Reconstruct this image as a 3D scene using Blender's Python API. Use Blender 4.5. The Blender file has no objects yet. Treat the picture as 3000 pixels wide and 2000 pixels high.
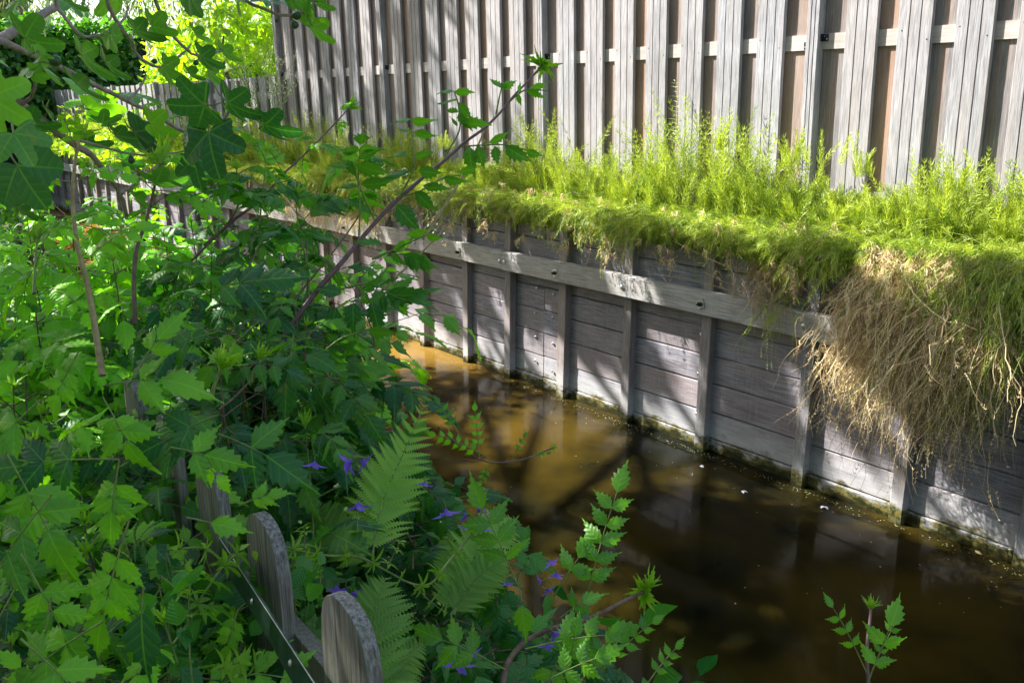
import bpy, math
import numpy as np
from mathutils import Matrix, Vector
rng = np.random.default_rng(7)
S = bpy.context.scene
COL = S.collection

# ------------------------------------------------------------------ camera
AX = np.array([[0.6226998617652989, -0.20033160884865717, 0.7563809414928342],
               [0.7824372776494825, 0.16691689407884489, -0.5999422113966798],
               [-0.00606536906909834, 0.9654045768314858, 0.26068604552387403]])
CAM = np.array([0, 0, 1.66]); FPX = 2578.77
cd = bpy.data.cameras.new('camera'); cam = bpy.data.objects.new('camera', cd); COL.objects.link(cam)
cd.sensor_width = 36; cd.lens = 36 * FPX / 3000; cd.clip_end = 400; cd.clip_start = 0.02
M4 = Matrix([list(AX[0]) + [0], list(AX[1]) + [0], list(AX[2]) + [1.66], [0, 0, 0, 1]])
cam.matrix_world = M4; S.camera = cam
CR, CU, CB = AX[:, 0], AX[:, 1], AX[:, 2]            # camera right / up / back in world
# ------------------------------------------------------------------ light
SUN = np.array([1.8, 1.0, -1.95]); SUN /= np.linalg.norm(SUN)
w = bpy.data.worlds.new('World'); S.world = w; w.use_nodes = True
nt = w.node_tree; bg = nt.nodes['Background']; sky = nt.nodes.new('ShaderNodeTexSky')
sky.sky_type = 'NISHITA'; sky.sun_disc = False
sky.sun_elevation = math.asin(-SUN[2])
sky.sun_rotation = math.atan2(-SUN[0], -SUN[1])
sky.air_density = 1.2; sky.dust_density = 2.5; sky.ozone_density = 1.0
nt.links.new(sky.outputs[0], bg.inputs[0]); bg.inputs[1].default_value = 0.075
sl = bpy.data.lights.new('sun', 'SUN'); sl.energy = 5.0; sl.angle = math.radians(0.5); sl.color = (1, .97, .92)
so = bpy.data.objects.new('sun', sl); COL.objects.link(so)
so.rotation_euler = Vector(SUN).to_track_quat('-Z', 'Y').to_euler()
S.view_settings.view_transform = 'Standard'; S.view_settings.look = 'None'
S.view_settings.exposure = 1.93; S.view_settings.gamma = 1; S.view_settings.use_curve_mapping = False
S.cycles.max_bounces = 8; S.cycles.transparent_max_bounces = 8; S.cycles.transmission_bounces = 6

# ------------------------------------------------------------------ maths helpers
def nrm(v):
    v = np.asarray(v, float); return v / (np.linalg.norm(v, axis=-1, keepdims=True) + 1e-9)
def ray(px, py): return AX @ np.array([(px - 1500) / FPX, -(py - 1000) / FPX, -1.0])
def P(px, py, d): return CAM + ray(px, py) * d                 # a point seen at (px,py), d metres in front
def onY(px, py, y): r = ray(px, py); return CAM + r * (y / r[1])
def sm(a, b, x): t = np.clip((x - a) / (b - a), 0, 1); return t * t * (3 - 2 * t)

# ------------------------------------------------------------------ materials
def mat(name):
    m = bpy.data.materials.new(name); m.use_nodes = True
    n = m.node_tree.nodes; return m, m.node_tree, n['Principled BSDF'], n['Material Output']
def N(nt, t, **kw):
    n = nt.nodes.new(t)
    for k, v in kw.items():
        if k.startswith('i_'): n.inputs[int(k[2:])].default_value = v
        else: setattr(n, k, v)
    return n
def mth(nt, op, a, b=None, clamp=False):
    n = nt.nodes.new('ShaderNodeMath'); n.operation = op; n.use_clamp = clamp
    for i, v in enumerate((a, b)):
        if v is None: continue
        if isinstance(v, (int, float)): n.inputs[i].default_value = v
        else: nt.links.new(v, n.inputs[i])
    return n.outputs[0]
def mixc(nt, f, a, b, mode='MIX'):
    n = nt.nodes.new('ShaderNodeMix'); n.data_type = 'RGBA'; n.blend_type = mode
    for i, v in ((0, f), (6, a), (7, b)):
        if isinstance(v, (int, float)): n.inputs[i].default_value = v
        elif isinstance(v, tuple): n.inputs[i].default_value = (*v, 1)
        else: nt.links.new(v, n.inputs[i])
    return n.outputs[2]
def ramp(nt, x, lo, hi):
    n = nt.nodes.new('ShaderNodeMapRange'); n.inputs[1].default_value = lo; n.inputs[2].default_value = hi
    n.interpolation_type = 'SMOOTHSTEP'
    nt.links.new(x, n.inputs[0]); return n.outputs[0]
def noise(nt, scale, vec=(1, 1, 1), det=4, rough=.6, coord='Object'):
    tc = N(nt, 'ShaderNodeTexCoord'); mp = N(nt, 'ShaderNodeMapping'); mp.inputs[3].default_value = vec
    nt.links.new(tc.outputs[coord], mp.inputs[0])
    n = N(nt, 'ShaderNodeTexNoise'); n.inputs['Scale'].default_value = scale; n.inputs['Detail'].default_value = det
    n.inputs['Roughness'].default_value = rough
    nt.links.new(mp.outputs[0], n.inputs['Vector']); return n.outputs[0]
def bump(nt, b, h, st, dist=.002):
    n = N(nt, 'ShaderNodeBump'); n.inputs['Strength'].default_value = st; n.inputs['Distance'].default_value = dist
    nt.links.new(h, n.inputs['Height']); nt.links.new(n.outputs[0], b.inputs['Normal'])
def tone(nt):
    a = N(nt, 'ShaderNodeAttribute'); a.attribute_name = 'tone'; return a.outputs['Fac']

def wood(name, dark, light, warm, grain='z', rough=.75, moss=False, sawn=0, waterline=False, edge=.0):
    m, nt, b, o = mat(name)
    v = {'z': (1, 1, .035), 'x': (.035, 1, 1), 'xz': (.05, 1, 1)}[grain]
    g = noise(nt, 260, v, 6, .7); g2 = noise(nt, 40, v, 4, .6); big = noise(nt, 2.3, (1, 1, 1), 4, .6)
    t = tone(nt)
    c = mixc(nt, ramp(nt, g, .3, .72), dark, light)
    c = mixc(nt, mth(nt, 'MULTIPLY', ramp(nt, g2, .42, .75), .45), c, warm)
    c = mixc(nt, mth(nt, 'MULTIPLY', t, .55), c, warm)
    k = mth(nt, 'ADD', mth(nt, 'MULTIPLY', big, .9), .5)
    st_ = noise(nt, 14, (1, 1, .12) if grain == 'z' else (.25, 1, 1), 5, .7)
    c = mixc(nt, mth(nt, 'MULTIPLY', ramp(nt, st_, .52, .8), .6), c, tuple(x * .45 for x in dark))
    c = mixc(nt, 1.0, c, N2c(nt, k), 'MULTIPLY')
    h = g
    if sawn:
        s = noise(nt, 300, (1, 1, .03) if grain != 'z' else (.03, .03, 1), 2, .5)
        c = mixc(nt, mth(nt, 'MULTIPLY', ramp(nt, s, .5, .75), sawn), c, light)
    if waterline:
        geo = N(nt, 'ShaderNodeNewGeometry'); sp = N(nt, 'ShaderNodeSeparateXYZ'); nt.links.new(geo.outputs['Position'], sp.inputs[0])
        z = sp.outputs[2]
        wn = noise(nt, 9, (1, 1, 2), 5, .65)
        zz = mth(nt, 'ADD', z, mth(nt, 'MULTIPLY', mth(nt, 'SUBTRACT', wn, .5), .24))
        pale = mth(nt, 'SUBTRACT', 1.0, ramp(nt, zz, .06, .26))
        c = mixc(nt, mth(nt, 'MULTIPLY', pale, .5), c, (.55, .55, .54))
        gr = mth(nt, 'SUBTRACT', 1.0, ramp(nt, zz, .03, .085))
        mo = noise(nt, 45, (1, 1, 1), 5, .7)
        mc = mixc(nt, ramp(nt, mo, .35, .65), (.012, .020, .004), (.15, .125, .028))
        c = mixc(nt, gr, c, mc)
        wet = mth(nt, 'SUBTRACT', 1.0, ramp(nt, zz, .0, .028))
        c = mixc(nt, mth(nt, 'MULTIPLY', wet, .85), c, (.012, .014, .006))
        nt.links.new(mth(nt, 'SUBTRACT', rough, mth(nt, 'MULTIPLY', wet, .4)), b.inputs['Roughness'])
    else: b.inputs['Roughness'].default_value = rough
    if moss:
        mo = noise(nt, 14, (1, 1, 1), 5, .7)
        c = mixc(nt, mth(nt, 'MULTIPLY', ramp(nt, mo, .5, .72), .55), c, (.10, .13, .05))
    nt.links.new(c, b.inputs['Base Color']); bump(nt, b, h, .5, .0015)
    b.inputs['Specular IOR Level'].default_value = .3
    return m
def N2c(nt, f):
    n = N(nt, 'ShaderNodeCombineColor')
    for i in range(3): nt.links.new(f, n.inputs[i])
    return n.outputs[0]
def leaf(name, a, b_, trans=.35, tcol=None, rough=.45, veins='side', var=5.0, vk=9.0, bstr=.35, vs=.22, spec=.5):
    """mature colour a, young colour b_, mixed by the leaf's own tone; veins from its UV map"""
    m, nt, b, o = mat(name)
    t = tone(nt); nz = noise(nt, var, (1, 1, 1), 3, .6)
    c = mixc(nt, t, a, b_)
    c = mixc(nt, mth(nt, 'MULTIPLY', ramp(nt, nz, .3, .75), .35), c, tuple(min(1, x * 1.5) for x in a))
    if veins:
        uv = N(nt, 'ShaderNodeUVMap'); sp = N(nt, 'ShaderNodeSeparateXYZ'); nt.links.new(uv.outputs[0], sp.inputs[0])
        u = mth(nt, 'ABSOLUTE', mth(nt, 'SUBTRACT', sp.outputs[0], .5)); v = sp.outputs[1]
        mid = mth(nt, 'SUBTRACT', 1.0, ramp(nt, u, .004, .016))
        q = mth(nt, 'SUBTRACT', v, mth(nt, 'MULTIPLY', u, 1.0))
        fr = mth(nt, 'FRACT', mth(nt, 'MULTIPLY', q, vk))
        ln = mth(nt, 'ABSOLUTE', mth(nt, 'SUBTRACT', fr, .5))
        vein = mth(nt, 'SUBTRACT', 1.0, ramp(nt, ln, .02, .16))
        allv = mth(nt, 'MAXIMUM', mid, mth(nt, 'MULTIPLY', vein, .28))
        c = mixc(nt, mth(nt, 'MULTIPLY', allv, vs), c, tuple(min(1, x * 1.25 + .02) for x in b_))
        sp_ = noise(nt, 22, (1, 1, 1), 3, .6)
        c = mixc(nt, mth(nt, 'MULTIPLY', ramp(nt, sp_, .68, .76), .45), c, (.30, .26, .05))
        puff = mth(nt, 'ADD', ln, mth(nt, 'MULTIPLY', nz, .3))
        bump(nt, b, puff, bstr, .004)
    nt.links.new(c, b.inputs['Base Color']); b.inputs['Roughness'].default_value = rough
    b.inputs['Specular IOR Level'].default_value = spec
    tr = N(nt, 'ShaderNodeBsdfTranslucent'); tc = mixc(nt, 1.0, c, tcol or (1.7, 1.9, .45), 'MULTIPLY')
    nt.links.new(tc, tr.inputs[0])
    mx = N(nt, 'ShaderNodeMixShader'); mx.inputs[0].default_value = trans
    nt.links.new(b.outputs[0], mx.inputs[1]); nt.links.new(tr.outputs[0], mx.inputs[2])
    nt.links.new(mx.outputs[0], o.inputs[0]); return m
def plain(name, col, rough=.6, metal=0, var=.25, scale=30, bs=.3, col2=None):
    m, nt, b, o = mat(name); n = noise(nt, scale, (1, 1, 1), 5, .65)
    c = mixc(nt, ramp(nt, n, .3, .7), tuple(x * (1 - var) for x in col), col2 or tuple(min(1, x * (1 + var)) for x in col))
    nt.links.new(c, b.inputs['Base Color']); b.inputs['Roughness'].default_value = rough; b.inputs['Metallic'].default_value = metal
    bump(nt, b, n, bs, .002); return m

M_FENCE = wood('fence wood', (.16, .16, .175), (.48, .485, .515), (.37, .30, .26), 'z')
M_BACK = wood('fence back board wood', (.13, .125, .13), (.30, .285, .29), (.42, .23, .12), 'z')
M_RAIL = wood('fence rail wood', (.34, .32, .31), (.56, .53, .51), (.40, .33, .27), 'x')
M_WALL = wood('quay plank wood', (.07, .07, .09), (.38, .375, .42), (.27, .20, .18), 'x', sawn=.35, waterline=True)
M_POST = wood('quay post wood', (.10, .095, .105), (.36, .355, .37), (.30, .21, .16), 'z', waterline=True)
M_WALER = wood('quay waler wood', (.17, .165, .17), (.52, .51, .515), (.38, .34, .27), 'x', sawn=.25)
M_PICK = wood('old picket wood', (.05, .042, .035), (.40, .39, .37), (.17, .15, .075), 'z', moss=True)
M_STEEL = plain('galvanised steel', (.55, .57, .58), .35, .9)
M_BLACK = plain('black bracket', (.02, .022, .03), .4, .3)
M_STRIP = plain('green painted metal', (.02, .05, .035), .35, .3, .5, 60)
M_SOIL = plain('soil', (.10, .075, .045), .95, 0, .5, 25, .8)
M_BARK = plain('brown stem bark', (.16, .10, .065), .7, 0, .4, 90, .6)
M_FIGBARK = plain('fig bark', (.30, .235, .19), .75, 0, .3, 70, .6)
M_GSTEM = plain('green stem', (.15, .22, .04), .5, 0, .3, 60)
M_YSTEM = plain('tan stem', (.34, .25, .10), .5, 0, .3, 60)
M_PSTEM = plain('purple stem', (.13, .065, .065), .45, 0, .3, 60)
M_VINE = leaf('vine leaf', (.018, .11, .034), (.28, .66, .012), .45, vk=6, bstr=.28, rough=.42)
M_TUFT = leaf('young vine leaf', (.10, .30, .02), (.30, .50, .03), .4, vk=8)
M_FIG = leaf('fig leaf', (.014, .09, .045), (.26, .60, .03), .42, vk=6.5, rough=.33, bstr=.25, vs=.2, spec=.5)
M_IVY = leaf('ivy leaf', (.02, .09, .018), (.12, .32, .03), .3, rough=.35, veins=None)
M_FERN = leaf('fern leaf', (.07, .20, .02), (.32, .55, .06), .35, veins=None)
M_CLEM = leaf('clematis leaf', (.012, .10, .028), (.11, .38, .02), .32, vk=7)
M_HORSE = leaf('horsetail', (.10, .18, .014), (.54, .62, .09), .28, tcol=(1.4, 1.4, .5), veins=None, rough=.5)
M_DEAD = leaf('dead stalks', (.36, .24, .11), (.82, .72, .42), .2, tcol=(1.1, 1, .8), veins=None, rough=.7)
M_BUSH = leaf('bright bush leaf', (.14, .26, .015), (.42, .55, .03), .5, veins=None)
M_TREE = leaf('tree leaf', (.03, .09, .02), (.09, .19, .03), .35, veins=None)
M_WILLOW = leaf('willow leaf', (.10, .17, .07), (.24, .34, .16), .35, tcol=(1.3, 1.4, .8), veins=None)
M_PALE = leaf('pale weed', (.20, .28, .12), (.55, .60, .42), .3, tcol=(1.2, 1.2, .8), veins=None)
M_PURPLE = leaf('clematis petal', (.10, .04, .42), (.26, .13, .70), .25, tcol=(1.3, 1, 1.5), veins=None)
M_FIGFRUIT = plain('fig skin', (.035, .085, .02), .45, 0, .3, 40)
M_WHITE = plain('pale petal', (.75, .75, .8), .6, 0, .05)
M_FLOAT = plain('floating scum', (.30, .32, .16), .7, 0, .5, 50)

def water_mat():
    m, nt, b, o = mat('water')
    n = noise(nt, 1.3, (1, 1, 1), 4, .55, 'Object'); n2 = noise(nt, 60, (1, 1, 1), 2, .5)
    geo = N(nt, 'ShaderNodeNewGeometry'); sp = N(nt, 'ShaderNodeSeparateXYZ'); nt.links.new(geo.outputs['Position'], sp.inputs[0])
    far = mth(nt, 'SUBTRACT', 1.0, ramp(nt, sp.outputs[0], -6.5, -2.5))       # shallower, sandier upstream, with its sunlit amber painted in
    silt_sun = mixc(nt, ramp(nt, n, .35, .68), (.0028, .004, .002), (.034, .023, .003))  # dark silt; the lighter amber paints sunlit blobs in the near water
    c = mixc(nt, far, silt_sun, mixc(nt, ramp(nt, n, .42, .62), (.028, .018, .003), (.24, .135, .022)))
    nt.links.new(c, b.inputs['Base Color'])
    b.inputs['Subsurface Weight'].default_value = .85
    b.inputs['Subsurface Radius'].default_value = (.8, .58, .2); b.inputs['Subsurface Scale'].default_value = .15
    b.inputs['Specular IOR Level'].default_value = .5; b.inputs['Roughness'].default_value = .075; b.inputs['IOR'].default_value = 1.17
    bump(nt, b, mth(nt, 'ADD', noise(nt, 5, (1, 1, 1), 2, .5), mth(nt, 'MULTIPLY', n2, .03)), .05, .02)
    return m
M_WATER = water_mat()

# ------------------------------------------------------------------ mesh builder
class MB:
    """collects raw geometry and template instances, then links them as ONE mesh object"""
    def __init__(s): s.v = []; s.f = []; s.uv = []; s.t = []; s.n = 0; s.inst = {}
    def add(s, v, f, t=0.5, uv=None):
        v = np.asarray(v, float); f = np.asarray(f, int)
        s.v.append(v); s.f.append(f + s.n); s.n += len(v)
        s.t.append(np.full(len(v), t) if np.isscalar(t) else np.asarray(t))
        s.uv.append(np.full((len(v), 2), .5) if uv is None else uv)
    def put(s, key, o, X, Y, Z, sc, t): s.inst.setdefault(key, []).append((*o, *(np.array(X) * sc), *(np.array(Y) * sc), *(np.array(Z) * sc), t))
    def box(s, x0, x1, y0, y1, z0, z1, t=.5, fn=None):
        v = np.array([[x, y, z] for z in (z0, z1) for y in (y0, y1) for x in (x0, x1)], float)
        if fn: v = fn(v)
        s.add(v, [[0, 2, 3, 1], [4, 5, 7, 6], [0, 1, 5, 4], [2, 6, 7, 3], [0, 4, 6, 2], [1, 3, 7, 5]], t)
    def tube(s, pts, r, sides=6, t=.5):
        pts = np.asarray(pts, float); k = len(pts); r = np.broadcast_to(np.asarray(r, float), (k,)) if not np.isscalar(r) else np.full(k, r)
        d = nrm(np.gradient(pts, axis=0)); a = np.cross(d, [.3, .2, .93]); a = nrm(a); b = np.cross(d, a)
        an = np.linspace(0, 2 * math.pi, sides, endpoint=False)
        v = pts[:, None] + r[:, None, None] * (a[:, None] * np.cos(an)[None, :, None] + b[:, None] * np.sin(an)[None, :, None])
        i = np.arange(k - 1)[:, None] * sides; j = np.arange(sides)[None]; j2 = (j + 1) % sides
        f = np.stack([i + j, i + j2, i + sides + j2, i + sides + j], -1).reshape(-1, 4)
        s.add(v.reshape(-1, 3), f, t)
    def build(s, name, m, parent=None, smooth=True, loc=None):
        for key, L in s.inst.items():
            V, F, UV = TPL[key]; A = np.array(L); n = len(A)
            v = A[:, None, :3] + V[None, :, 0:1] * A[:, None, 3:6] + V[None, :, 1:2] * A[:, None, 6:9] + V[None, :, 2:3] * A[:, None, 9:12]
            f = (F[None] + (np.arange(n) * len(V))[:, None, None]).reshape(-1, F.shape[1])
            s.add(v.reshape(-1, 3), f, np.repeat(A[:, 12], len(V)), np.tile(UV, (n, 1)))
        s.inst = {}
        V = np.concatenate(s.v); T = np.concatenate(s.t); UV = np.concatenate(s.uv)
        if loc is not None: V = V - np.asarray(loc)
        me = bpy.data.meshes.new(name)
        me.vertices.add(len(V)); me.vertices.foreach_set('co', V.astype(np.float32).ravel())
        idx = np.concatenate([f.ravel() for f in s.f]); cnt = np.concatenate([np.full(len(f), f.shape[1]) for f in s.f])
        me.loops.add(len(idx)); me.loops.foreach_set('vertex_index', idx.astype(np.int32))
        me.polygons.add(len(cnt)); st = np.concatenate([[0], np.cumsum(cnt)[:-1]])
        me.polygons.foreach_set('loop_start', st.astype(np.int32)); me.polygons.foreach_set('loop_total', cnt.astype(np.int32))
        me.update(calc_edges=True)
        me.polygons.foreach_set('use_smooth', np.full(len(cnt), smooth, bool))
        at = me.attributes.new('tone', 'FLOAT', 'POINT'); at.data.foreach_set('value', T.astype(np.float32))
        ul = me.uv_layers.new(name='UVMap'); ul.data.foreach_set('uv', UV[idx].astype(np.float32).ravel())
        me.materials.append(m); me.validate()
        o = bpy.data.objects.new(name, me); COL.objects.link(o)
        if parent is not None: o.parent = parent; 
        if loc is not None: o.location = loc
        return o
def tag(o, label=None, cat=None, group=None, kind=None):
    if label: o['label'] = label
    if cat: o['category'] = cat
    if group: o['group'] = group
    if kind: o['kind'] = kind
    return o
def thing(name, label, cat, loc=(0, 0, 0), group=None):
    o = bpy.data.objects.new(name, None); COL.objects.link(o); o.location = tuple(map(float, loc)); o.empty_display_size = .05
    ORG[o.name] = np.array(loc, float); return tag(o, label, cat, group)
ORG = {}
def part(mb, name, m, par, smooth=True, label=None):
    """build in world coordinates under a thing or a part, keeping it where it is"""
    o = mb.build(name, m, None, smooth)
    o.parent = par
    root = par
    while root.parent: root = root.parent
    L = ORG.get(root.name, np.zeros(3))
    if par is root and np.any(L != 0):
        co = np.empty(len(o.data.vertices) * 3, np.float32); o.data.vertices.foreach_get('co', co)
        co = co.reshape(-1, 3) - L.astype(np.float32); o.data.vertices.foreach_set('co', co.ravel())
    elif np.any(L != 0):
        co = np.empty(len(o.data.vertices) * 3, np.float32); o.data.vertices.foreach_get('co', co)
        co = co.reshape(-1, 3) - L.astype(np.float32); o.data.vertices.foreach_set('co', co.ravel())
    if label: o['label'] = label
    return o

# ------------------------------------------------------------------ leaf templates (length 1 along +y, normal +z)
TPL = {}
def grid_f(r, c):
    i = np.arange(r - 1)[:, None] * c; j = np.arange(c - 1)[None]
    return np.stack([i + j, i + j + 1, i + c + j + 1, i + c + j], -1).reshape(-1, 4)
def tpl_leaflet(key, prof, teeth=6, amp=.055, fold=.25, droop=.25, twist=0., seed=0, wav=.02, half=False):
    r_ = np.random.default_rng(seed); rows = teeth * 2 + 2
    ts = np.linspace(0, 1, rows); V = []; UV = []
    ph = r_.uniform(0, 6)
    for k, t in enumerate(ts):
        wd = np.interp(t, [a for a, _ in prof], [b for _, b in prof])
        env = min(1, wd / .12)
        z0 = -droop * t * t
        for sgn_i, q in enumerate((-1, -.55, 0, .55, 1)):
            y = t; ww = wd
            if abs(q) == 1 and 0 < k < rows - 1:
                if k % 2 == (0 if q > 0 else 0): ww = wd + amp * env; y = t + .055 * env      # tooth, hooked forward
                else: ww = wd - amp * .55 * env; y = t - .012
            x = q * ww
            z = z0 + fold * abs(x) - abs(q) ** 2 * .02 + wav * math.sin(7 * y + ph + q) * abs(q) - (.06 * math.sin(t * 3.1) * (abs(q) == 1))
            x2 = x * math.cos(twist * t) ; z += x * math.sin(twist * t)
            V.append((x2, y, z)); UV.append((x * .9 + .5, min(1, max(0, y))))
    TPL[key] = (np.array(V), grid_f(rows, 5), np.array(UV))
VP = [(0, .012), (.05, .07), (.15, .185), (.28, .245), (.42, .235), (.55, .175), (.67, .105), (.78, .05), (.9, .02), (1, .003)]
for i, (fo, dr, tw) in enumerate([(.35, .15, .1), (.2, .35, -.2), (.5, .25, .25), (.1, .12, 0), (.3, .5, -.1)]):
    tpl_leaflet('v%d' % i, VP, 6, .045, fo, dr, tw, i, .035)
CP = [(0, .01), (.08, .13), (.25, .25), (.45, .24), (.65, .16), (.85, .06), (1, .004)]
for i in range(3): tpl_leaflet('c%d' % i, CP, 3, .05, .3, .2 + .15 * i, .1 * i, 20 + i)
TP = [(0, .02), (.2, .09), (.45, .10), (.7, .05), (1, .002)]
for i in range(2): tpl_leaflet('t%d' % i, TP, 4, .05, .6, -.2 + .5 * i, .2, 30 + i)
SP = [(0, .02), (.2, .14), (.5, .18), (.8, .10), (1, .01)]       # plain lance / oval leaves
def tpl_simple(key, wd, droop, fold=.3, rows=5, prof=((0, .05), (.25, .8), (.5, 1), (.8, .55), (1, .03))):
    V = []; UV = []
    for t in np.linspace(0, 1, rows):
        ww = wd * np.interp(t, [a for a, _ in prof], [b for _, b in prof])
        for q in (-1, 0, 1): V.append((q * ww, t, -droop * t * t + fold * abs(q) * ww)); UV.append((q * ww + .5, t))
    TPL[key] = (np.array(V), grid_f(rows, 3), np.array(UV))
tpl_simple('oval', .34, .15); tpl_simple('lance', .13, .35); tpl_simple('narrow', .07, .2, rows=4); tpl_simple('ivy', .48, .15, rows=4, prof=((0, .3), (.2, 1), (.55, .75), (1, .03)))
tpl_simple('petal', .27, .7, .5, 6, ((0, .5), (.3, .75), (.6, 1), (.85, .75), (1, .1)))
def tpl_fig(key, seed, lobes):
    r_ = np.random.default_rng(seed); A = 61; R = 6; V = []; UV = []
    th = np.linspace(-2.35, 2.35, A); out = np.zeros(A); ax = [0, 1.0, -1.0, 1.95, -1.95][:lobes]; ln = [1., .9, .9, .66, .66][:lobes]
    wds = [.50, .50, .50, .55, .55] if lobes == 5 else [.62, .62, .62]
    for a0, l, wd in zip(ax, ln, wds):
        a0 += r_.uniform(-.06, .06); l *= r_.uniform(.92, 1.05)
        d = th - a0
        out = np.maximum(out, l * np.exp(-np.abs(d / wd) ** 3.0 * .8))
    out = np.maximum(out, .58 if lobes == 5 else .75) * (1 + .012 * np.sin(th * 46 + seed))
    base = .75 * sm(2.0, 2.36, np.abs(th)); out = out * (1 - base)
    dr = r_.uniform(.1, .35); cu = r_.uniform(.05, .2)
    for k in range(R + 1):
        q = k / R
        for a, o in zip(th, out):
            rr = o * q * .62; x = math.sin(a) * rr; y = math.cos(a) * rr
            dd = [abs(math.sin(a - a0)) * rr if abs(a - a0) < 1.4 else 9 for a0 in ax]
            j = int(np.argmin(dd)); al = math.cos(a - ax[j]) * rr
            z = -dr * (rr ** 2) * 1.6 + .22 * min(dd) + cu * .12 * math.sin(a * 3 + seed) * q * q
            V.append((x, y, z)); UV.append((.5 + min(dd) * .8, min(1, max(0, al * 1.5))))
    TPL[key] = (np.array(V), grid_f(R + 1, A), np.array(UV))
for i in range(4): tpl_fig('fig%d' % i, i, 5 if i < 3 else 3)
def tpl_pinna():                                              # fern pinna: a strip cut into lobes
    rows = 27; V = []; UV = []
    for k, t in enumerate(np.linspace(0, 1, rows)):
        ww = .135 * (1 - t ** 1.6) + .006
        ww *= 1.2 if k % 2 else .5
        y = t + (.02 if k % 2 else 0)
        for q in (-1, 0, 1): V.append((q * ww, y, -.25 * t * t + .03 * abs(q))); UV.append((q * ww + .5, t))
    TPL['pinna'] = (np.array(V), grid_f(rows, 3), np.array(UV))
tpl_pinna()

def frame(d, n):
    d = nrm(d); n = np.asarray(n, float); n = n - d * (n @ d); n = nrm(n); return np.cross(d, n), d, n
def put(mb, key, o, d, n, sc, t):
    X, Y, Z = frame(d, n); mb.put(key, o, X, Y, Z, sc, t)
def rv(s): return rng.normal(size=3) * s

def compound(lf, st, p, d, n, L, npairs, ll, t, droop=.5, keys=('v0', 'v1', 'v2', 'v3', 'v4'), rr=.0012, spread=.85, wob=.28):
    """pinnate leaf: rachis tube + opposite toothed leaflets + one at the end"""
    d = nrm(d); pts = [np.array(p)]; K = npairs + 2; step = L / K; dirs = [d]
    for k in range(K):
        d = nrm(d + np.array([0, 0, -droop * .35 / K * (k + 1)])); dirs.append(d); pts.append(pts[-1] + d * step)
    st.tube(pts, np.linspace(rr, rr * .5, len(pts)), 5)
    for k in range(npairs):
        q = pts[k + 2 if k + 2 < K else K - 1]; dk = dirs[k + 2]; X, Y, Z = frame(dk, n)
        sz = ll * (1 - .25 * abs(k / max(1, npairs - 1) - .55)) * rng.uniform(.85, 1.1)
        for sg in (-1, 1):
            ld = nrm(Y * .55 + X * sg * spread + np.array([0, 0, -.18 * droop]) + rv(.1))
            ln = nrm(Z + X * sg * .15 + rv(wob)); put(lf, keys[rng.integers(len(keys))], q, ld, ln, sz, np.clip(t + rng.normal() * .1, 0, 1))
    X, Y, Z = frame(dirs[-1], n)
    put(lf, keys[rng.integers(len(keys))], pts[-1] - dirs[-1] * step * .1, dirs[-1] + rv(.08), Z + rv(wob), ll * 1.12, np.clip(t + rng.normal() * .08, 0, 1))
def tuft(tf, p, d, sz, n=12, t=.7):
    for k in range(n):
        a = k * 2.4; X, Y, Z = frame(d, [.3, .5, .2]); o = X * math.cos(a) + Z * math.sin(a); s = .25 + .75 * k / n
        put(tf, 't%d' % (k % 2), p - d * sz * .25 * s, d + o * (.25 + .75 * s), -o + d * .4, sz * rng.uniform(.6, 1.05), np.clip(t + rng.normal() * .12, 0, 1))
def smooth_path(pts, n=14):
    pts = np.asarray(pts, float)
    if len(pts) < 3: return np.linspace(pts[0], pts[-1], n)
    out = []; k = len(pts)
    for i in range(k - 1):
        p0 = pts[max(i - 1, 0)]; p1 = pts[i]; p2 = pts[i + 1]; p3 = pts[min(i + 2, k - 1)]
        m = max(2, int(n / (k - 1)))
        for t in np.linspace(0, 1, m, endpoint=False):
            out.append(.5 * ((2 * p1) + (-p0 + p2) * t + (2 * p0 - 5 * p1 + 4 * p2 - p3) * t * t + (-p0 + 3 * p1 - 3 * p2 + p3) * t ** 3))
    out.append(pts[-1]); return np.array(out)
def shoot(st, lf, tf, path, r0, L0=.14, ll=.055, npairs=3, nodes=5, t=.4, up=.35, start=.25, sz_tuft=.045, tl=.7, face=.35, tuft_n=12):
    """one shoot: stem along path, opposite pinnate leaves at its nodes, bright tuft at the tip"""
    path = smooth_path(path, 16); st.tube(path, np.linspace(r0, r0 * .4, len(path)), 6)
    ln = len(path) - 1; a0 = rng.uniform(0, 3.14)
    for k in range(nodes):
        f = start + (1 - start) * (k + .5) / nodes; i = int(f * ln); p = path[i]; d = nrm(path[min(i + 1, ln)] - path[max(i - 1, 0)])
        s = 1.0 - .55 * max(0, (f - .55) / .45)
        for sg in (0, math.pi):
            a = a0 + k * 1.57 + sg + rng.uniform(-.3, .3); X, Y, Z = frame(d, [.2, .4, .3])
            o = X * math.cos(a) + Z * math.sin(a)
            dd = nrm(o + d * .35 + np.array([0, 0, up]) * rng.uniform(.4, 1.1))
            nn = nrm(np.array([0, 0, 1.0]) + CB * face + rv(.15))
            compound(lf, st, p, dd, nn, L0 * s * rng.uniform(.8, 1.15), npairs, ll * s, np.clip(t + .25 * (f - .6) + rng.normal() * .1, 0, 1), droop=rng.uniform(.6, 1.6))
    if sz_tuft: tuft(tf, path[-1], nrm(path[-1] - path[-3]), sz_tuft, tuft_n, tl)

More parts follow.
